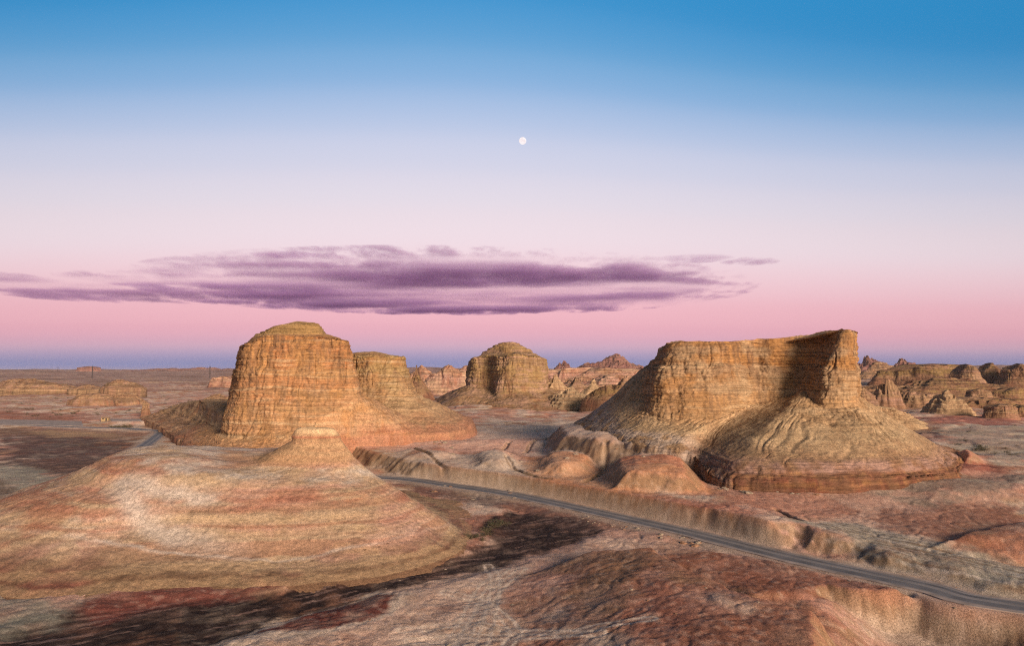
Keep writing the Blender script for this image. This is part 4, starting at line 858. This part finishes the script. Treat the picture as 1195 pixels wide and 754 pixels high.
# left background
rugged('broad tan hump at the left edge of the far plain', -30, 82, 442, 455, 1000, PF, 71, 'hill', 0.5, 2.0, 1.8, 0.5, name='hill_outcrop')
rugged('low tan hump between the two broad humps of the far plain', 76, 124, 449, 455, 980, PF, 72, 'hill', 0.7, 2.0, 1.4, 0.5, name='hill_outcrop')
rugged('orange tan hump right of the low tan hump on the far plain', 112, 162, 443, 454, 950, PF, 73, 'hill', 0.7, 2.0, 1.8, 0.5, name='hill_outcrop')
mesa('mesa', 'flat topped sandy mesa with a dark gully on the far plain', 76, 128, 459.5, 468, 700, PF, 74, 'mesa', 0.6)
mesa('mesa', 'flat topped sandy mesa right of the one with the gully', 122, 164, 459, 468, 720, PF, 75, 'mesa', 0.6)
rugged('sandy mound left of the tall capped butte', 228, 272, 460, 470, 640, PF, 76, 'hill', 0.8, 1.8, 1.6, 0.4, name='hill_outcrop')
mesa('slab', 'stubby rock pillar standing on the red scarp', 164, 173, 468.5, 480, 520, PF, 77, 'rock pillar', 0.9)
mesa('slab', 'small flat hill breaking the left horizon beside the mast', 86, 114, 427.5, 434, 4200, PV, 78, 'hill', 0.6)
rugged('long low tableland on the left horizon', 135, 300, 428.5, 434, 4600, PV, 79, 'hill', 0.3, 3.0, 2.2, 0.3, name='hill_outcrop')
mesa('slab', 'pinkish ledge below the right mast', 238, 292, 439, 447, 1500, PP, 80, 'mesa', 0.5)

# ------------------------------------------------------------------ masts, hut, shrubs, stones
M_STEEL = flat_mat('weathered_steel', (0.035, 0.032, 0.04), 0.6, 0.2, 1.0)
def mast(px, yt, yb, Y, label):
    x, _, zt = P(px, yt, Y); zb = P(px, yb, Y)[2] - 2
    root = empty('lattice_mast', (x, Y, zb), label, 'mast', 'lattice masts on the far plain'); H = zt - zb
    w0, w1 = 1.0, 0.45
    for sx, sy_ in ((-1, -1), (1, -1), (1, 1), (-1, 1)):
        bm = bmesh.new(); add_bar(bm, (sx * w0, sy_ * w0, 0), (sx * w1, sy_ * w1, H), 0.2); bm_obj('leg', bm, M_STEEL, root)
    bm = bmesh.new(); nseg = 9
    for k in range(nseg):
        z0, z1 = H * k / nseg, H * (k + 1) / nseg; a = w0 + (w1 - w0) * k / nseg; b = w0 + (w1 - w0) * (k + 1) / nseg
        for p, q in (((-1, -1), (1, -1)), ((1, -1), (1, 1)), ((1, 1), (-1, 1)), ((-1, 1), (-1, -1))):
            add_bar(bm, (p[0] * a, p[1] * a, z0), (q[0] * b, q[1] * b, z1), 0.08)
            add_bar(bm, (p[0] * b, p[1] * b, z1), (q[0] * b, q[1] * b, z1), 0.08)
    bm_obj('bracing', bm, M_STEEL, root)
    bm = bmesh.new(); add_bar(bm, (-1.6, 0, H * 0.92), (1.6, 0, H * 0.92), 0.18); bm_obj('cross_arm', bm, M_STEEL, root); bm = bmesh.new(); add_bar(bm, (0, 0, H), (0, 0, H + 2.5), 0.15); bm_obj('aerial', bm, M_STEEL, root)
mast(108, 427.5, 441, 1500, 'thin dark lattice mast beside the small flat hill on the left horizon')
mast(245, 427.5, 441, 1500, 'thin dark lattice mast nearest the tall capped butte')
mast(67.5, 427.5, 433, 3200, 'short dark tower rising alone from the left horizon')

M_WALL = flat_mat('sandy_plaster', (0.34, 0.25, 0.14), 0.9, 0.2, 1.0); M_ROOF = flat_mat('roof_sheet', (0.33, 0.22, 0.15), 0.8, 0.2, 1.0); M_DARKP = flat_mat('dark_wood', (0.06, 0.04, 0.03), 0.8, 0.2, 1.0)
def hut(px, py, zg, w, d, h, label, rz=0.2, wall=M_WALL):
    x, y = G(px, py, zg); zg = zat(x, y); root = empty('hut', (x, y, zg), label, 'hut'); root.rotation_euler.z = rz
    bm = bmesh.new(); add_box(bm, (0, 0, h / 2 - 0.3), (w, d, h + 0.6)); bm_obj('wall', bm, wall, root)
    bm = bmesh.new(); hw, hd = w / 2 + 0.3, d / 2 + 0.3
    vs = [bm.verts.new(p) for p in ((-hw, -hd, h), (hw, -hd, h), (hw, hd, h), (-hw, hd, h), (-hw, 0, h + 0.9), (hw, 0, h + 0.9))]
    for f in ((0, 1, 5, 4), (2, 3, 4, 5), (1, 2, 5), (3, 0, 4), (3, 2, 1, 0)): bm.faces.new([vs[k] for k in f])
    bm_obj('roof', bm, M_ROOF if wall is M_WALL else M_WALL, root)
    bm = bmesh.new(); add_box(bm, (w * 0.2, -d / 2 - 0.03, 1.0), (0.9, 0.06, 2.0)); bm_obj('door', bm, M_DARKP, root)
    bm = bmesh.new(); add_box(bm, (-w * 0.25, -d / 2 - 0.03, 1.5), (1.0, 0.06, 0.8)); bm_obj('window', bm, M_DARKP, root)
hz_ = -4.2
hut(123, 491.2, hz_, 4.6, 3.2, 1.9, 'small sandy coloured hut beside the pale parking strip')

M_LEAF = flat_mat('saltbush_leaf', (0.055, 0.062, 0.035), 0.8, 0.35, 3.0); M_STEM = flat_mat('dry_stem', (0.14, 0.10, 0.07), 0.9, 0.2, 2.0)
M_DRY = flat_mat('dry_brush_leaf', (0.10, 0.085, 0.05), 0.8, 0.3, 3.0)
def shrub_mesh(seed, n, leaf):
    rs = random.Random(seed); bm = bmesh.new()
    cl = [(rs.gauss(0, .45), rs.gauss(0, .45), 0.2 + abs(rs.gauss(0, .28)), rs.uniform(.2, .45)) for _ in range(9)]
    for _ in range(n):
        c = rs.choice(cl); d = Vector((rs.gauss(0, 1), rs.gauss(0, 1), rs.gauss(0, .8))).normalized() * c[3] * rs.random() ** 0.4
        p = Vector(c[:3]) + d; p.z = max(p.z, 0.03)
        a = Vector((rs.gauss(0, 1), rs.gauss(0, 1), rs.gauss(0, 1))).normalized() * leaf * rs.uniform(.6, 1.4); b = a.orthogonal().normalized() * leaf * 0.5
        bm.faces.new([bm.verts.new(p + q) for q in (-a, b, a, -b)])
    me = bpy.data.meshes.new('foliage'); bm.to_mesh(me); bm.free(); return me
def stem_mesh(seed):
    rs = random.Random(seed); bm = bmesh.new()
    for _ in range(9):
        add_bar(bm, (rs.gauss(0, .05), rs.gauss(0, .05), -0.15), (rs.gauss(0, .45), rs.gauss(0, .45), rs.uniform(.35, .8)), 0.018, 4)
    me = bpy.data.meshes.new('stem'); bm.to_mesh(me); bm.free(); me.materials.append(M_STEM); return me
SH = []
for k in range(4):
    me = shrub_mesh(k, 420, 0.06); me.materials.append(M_LEAF if k % 2 == 0 else M_DRY); SH.append((me, stem_mesh(k)))
def shrub(x, y, s, label, group, k):
    root = empty('shrub', (x, y, zat(x, y) - 0.05), label, 'shrub', group); root.scale = (s, s, s * 0.8); root.rotation_euler.z = k * 1.7
    me, st = SH[k % 4]
    link(bpy.data.objects.new('foliage', me), root); link(bpy.data.objects.new('stem', st), root)
rs = random.Random(5)
for i in range(16):
    t = i / 15; px = 584 - 30 * t + rs.uniform(-6, 6); py = 610 + 24 * t + rs.uniform(-3, 3)
    shrub(*G(px, py, -5.2), rs.uniform(0.9, 1.7), 'dark saltbush in the strip of bushes between the knoll and the dark wash', 'bushes between knoll and wash', i)
for i in range(12):
    shrub(*G(132 + i * 1.6 + rs.uniform(-1, 1), 495.5 + rs.uniform(-1, 1), -3.5), rs.uniform(2.0, 3.2), 'large dark green bush in the clump beside the pale parking strip', 'bushes beside the parking strip', i)
for i in range(90):
    px = rs.uniform(5, 230); py = 458 + 28 * rs.random() ** 0.8
    if 484 < py < 501: py -= 18
    x, y = G(px, py, -3); shrub(x, y, rs.uniform(1.0, 2.6), 'small dark scrub bush scattered on the far banded plain', 'scrub scattered on the left plain', i)
for i in range(60):
    px = rs.uniform(1010, 1190); py = rs.uniform(488, 552)
    x, y = G(px, py, 0); shrub(x, y, rs.uniform(0.6, 1.6), 'small dark scrub bush on the teal and red flats behind the huge butte', 'scrub on the right flats', i)
for i in range(5):
    shrub(*G(1146 + rs.uniform(-5, 5), 522 + rs.uniform(-2, 2), 0.3), rs.uniform(1.4, 2.2), 'larger dark bush in the clump right of the red base of the huge butte', 'bush clump on the right flats', i)
for i, (px, py) in enumerate([(150, 688), (163, 684), (348, 632), (112, 694)]):
    pass

M_STONE = flat_mat('pale_stone', (0.33, 0.27, 0.22), 0.9, 0.3, 2.0); M_STONE2 = flat_mat('rust_stone', (0.30, 0.17, 0.11), 0.9, 0.3, 2.0)
def stone_mesh(seed, mat):
    bm = bmesh.new(); bmesh.ops.create_icosphere(bm, subdivisions=3, radius=1.0)
    co = np.array([v.co[:] for v in bm.verts]); d = fbm3(co[:, 0] * 1.1, co[:, 1] * 1.1, co[:, 2] * 1.1, 3, 300 + seed)
    for v, q in zip(bm.verts, d):
        v.co *= 1 + 0.45 * q; v.co.z *= 0.6; v.co.z = max(v.co.z, -0.3)
    me = bpy.data.meshes.new('boulder'); bm.to_mesh(me); bm.free(); me.materials.append(mat); return me
ST = [stone_mesh(k, M_STONE if k % 3 else M_STONE2) for k in range(6)]
def boulder(x, y, s, label, group, k):
    o = bpy.data.objects.new('boulder', ST[k % 6]); o.location = (x, y, zat(x, y) - 0.05 * s); o.scale = (s * rs.uniform(.8, 1.5), s, s * rs.uniform(.7, 1.1)); o.rotation_euler.z = rs.uniform(0, 6)
    tag(o, label, 'boulder', group); link(o)
for i in range(40):
    t = rs.random() ** 0.8; p = G(670 + 150 * t, 597 + 32 * t + 4 + rs.gauss(0, 2.2) + 2, ZR)
    boulder(p[0], p[1], 0.16 + 0.5 * rs.random() ** 3, 'pale stone in the line of rubble along the near side of the road', 'rubble along the road', i)
for i in range(40):
    p = G(rs.uniform(500, 860), rs.uniform(505, 560), 1.0)
    boulder(p[0], p[1], rs.uniform(.3, .9), 'stone scattered on the pink terrace in front of the buttes', 'stones on the pink terrace', i)
for i in range(24):
    p = G(rs.uniform(380, 1180), rs.uniform(640, 750), -4.0)
    boulder(p[0], p[1], rs.uniform(.1, .28), 'small stone lying on the rust red foreground soil', 'stones on the foreground soil', i)

for i in range(46):
    t = rs.random(); px = 838 + 275 * t; p = G(px, 563 - 9 * max(0, t - 0.55) / 0.45 + rs.uniform(-1, 5) + abs(rs.gauss(0, 2)), 0.8)
    boulder(p[0], p[1], 0.25 + 1.0 * rs.random() ** 3, 'block of rock fallen along the dark red foot of the huge butte', 'fallen blocks under the huge butte', i)
for i in range(30):
    p = G(rs.uniform(405, 560), 513 + abs(rs.gauss(0, 3)), 0.8)
    boulder(p[0], p[1], 0.3 + 1.1 * rs.random() ** 3, 'block of rock fallen on the terrace below the red foot of the tall capped butte', 'fallen blocks under the capped butte', i)

# ------------------------------------------------------------------ moon
def moon():
    m = bpy.data.materials.new('moonlit_surface'); m.use_nodes = True; N = m.node_tree.nodes; L = m.node_tree.links; N.clear()
    out = N.new('ShaderNodeOutputMaterial'); em = N.new('ShaderNodeEmission'); tc = N.new('ShaderNodeTexCoord'); nz = N.new('ShaderNodeTexNoise'); nz.inputs['Scale'].default_value = 1.6
    r = N.new('ShaderNodeValToRGB'); r.color_ramp.elements[0].position = .35; r.color_ramp.elements[1].position = .6
    r.color_ramp.elements[0].color = (.93, .80, .82, 1); r.color_ramp.elements[1].color = (1, .95, .97, 1)
    L.new(tc.outputs['Object'], nz.inputs['Vector']); L.new(nz.outputs['Fac'], r.inputs[0]); L.new(r.outputs[0], em.inputs[0]); L.new(em.outputs[0], out.inputs[0])
    bm = bmesh.new(); D = 90000.0; bmesh.ops.create_uvsphere(bm, u_segments=48, v_segments=32, radius=1.0)
    o = bm_obj('moon', bm, m, None, True); d = Vector(ray(610, 164)).normalized(); o.location = Vector((0, 0, CAMZ)) + d * D; r_ = 4.1 / F * D; o.scale = (r_, r_, r_)
    tag(o, 'small pale full moon alone in the blue to pink sky', 'moon')
moon()

# ------------------------------------------------------------------ clouds
def cloud(label, px0, px1, py0, py1, H, thick, dens, seed, colr=(0.70, 0.47, 0.93), nscale=1 / 620.0, cut=0.15):
    d0 = (H - CAMZ) * F / (HZ - py1); d1 = (H - CAMZ) * F / (HZ - py0); far, near_ = max(d0, d1), min(d0, d1)
    yc = (far + near_) / 2; dm = (H - CAMZ) * F / (HZ - (py0 + py1) / 2)
    xa, xb = (px0 - CX) / F * dm, (px1 - CX) / F * dm
    m = bpy.data.materials.new('cloud_vapour'); m.use_nodes = True; N = m.node_tree.nodes; L = m.node_tree.links; N.clear()
    out = N.new('ShaderNodeOutputMaterial'); pv = N.new('ShaderNodeVolumePrincipled'); tc = N.new('ShaderNodeTexCoord')
    pv.inputs['Color'].default_value = (*colr, 1); pv.inputs['Anisotropy'].default_value = 0.0
    ge = N.new('ShaderNodeNewGeometry'); mp = N.new('ShaderNodeMapping'); mp.inputs['Scale'].default_value = (nscale * 1.1, nscale * 0.55, nscale * 2.5); mp.inputs['Location'].default_value = (seed * 3.1, seed * 1.7, 0)
    L.new(ge.outputs['Position'], mp.inputs[0])
    nz = N.new('ShaderNodeTexNoise'); nz.inputs['Scale'].default_value = 1.0; nz.inputs['Detail'].default_value = 8; nz.inputs['Roughness'].default_value = 0.68
    L.new(mp.outputs[0], nz.inputs['Vector'])
    ln = N.new('ShaderNodeVectorMath'); ln.operation = 'LENGTH'; L.new(tc.outputs['Object'], ln.inputs[0])
    ex = N.new('ShaderNodeMath'); ex.operation = 'POWER'; ex.inputs[1].default_value = 4.0; L.new(ln.outputs['Value'], ex.inputs[0])
    su = N.new('ShaderNodeMath'); su.operation = 'MULTIPLY_ADD'; su.inputs[1].default_value = -0.32; L.new(ex.outputs[0], su.inputs[0]); L.new(nz.outputs['Fac'], su.inputs[2])
    mr = N.new('ShaderNodeMapRange'); mr.inputs['From Min'].default_value = cut; mr.inputs['From Max'].default_value = cut + 0.13; mr.inputs['To Max'].default_value = dens
    ms = N.new('ShaderNodeMapping'); ms.inputs['Scale'].default_value = (1 / 3600.0, 1 / 1100.0, 1 / 300.0); L.new(ge.outputs['Position'], ms.inputs[0])
    ns = N.new('ShaderNodeTexNoise'); ns.inputs['Scale'].default_value = 1.0; ns.inputs['Detail'].default_value = 4; L.new(ms.outputs[0], ns.inputs['Vector'])
    m3 = N.new('ShaderNodeMapRange'); m3.inputs['From Min'].default_value = 0.40; m3.inputs['From Max'].default_value = 0.55; m3.inputs['To Min'].default_value = 0.08; L.new(ns.outputs['Fac'], m3.inputs['Value'])
    mm = N.new('ShaderNodeMath'); mm.operation = 'MULTIPLY'; L.new(mr.outputs[0], mm.inputs[0]); L.new(m3.outputs[0], mm.inputs[1])
    L.new(su.outputs[0], mr.inputs['Value']); L.new(mm.outputs[0], pv.inputs['Density']); L.new(pv.outputs[0], out.inputs['Volume'])
    bm = bmesh.new(); bmesh.ops.create_uvsphere(bm, u_segments=40, v_segments=16, radius=1.0)
    o = bm_obj('cloud', bm, m); o.location = ((xa + xb) / 2, yc, H + thick); o.scale = ((xb - xa) / 2, (far - near_) / 2, thick)
    tag(o, label, 'cloud')
    return o
cloud('long purple and pink cloud bank stretching above the buttes', 80, 925, 290, 371, 1000, 44, 0.0088, 1, cut=0.215)
cloud('ragged pinkish tail of thin cloud at the left end of the long cloud bank', -150, 340, 312, 358, 930, 22, 0.007, 3, cut=0.34)
cloud('thin violet wisp floating above the left half of the long cloud bank', 255, 400, 291, 305, 1150, 12, 0.009, 6, cut=0.40)
cloud('short dark violet wisp above the right end of the long cloud bank', 750, 870, 295, 309, 1150, 12, 0.009, 7, cut=0.35)
cloud('tiny pinkish wisp furthest right beyond the long cloud bank', 832, 918, 299, 313, 1150, 12, 0.009, 8, cut=0.36)

# ------------------------------------------------------------------ air
def haze():
    m = bpy.data.materials.new('evening_air'); m.use_nodes = True; N = m.node_tree.nodes; L = m.node_tree.links; N.clear()
    out = N.new('ShaderNodeOutputMaterial'); pv = N.new('ShaderNodeVolumePrincipled')
    pv.inputs['Color'].default_value = (0.82, 0.80, 0.95, 1); pv.inputs['Density'].default_value = 0.00003
    L.new(pv.outputs[0], out.inputs['Volume'])
    bm = bmesh.new(); add_box(bm, (0, 0, 47), (50000, 50000, 130)); o = bm_obj('haze', bm, m); o['kind'] = 'stuff'
haze()
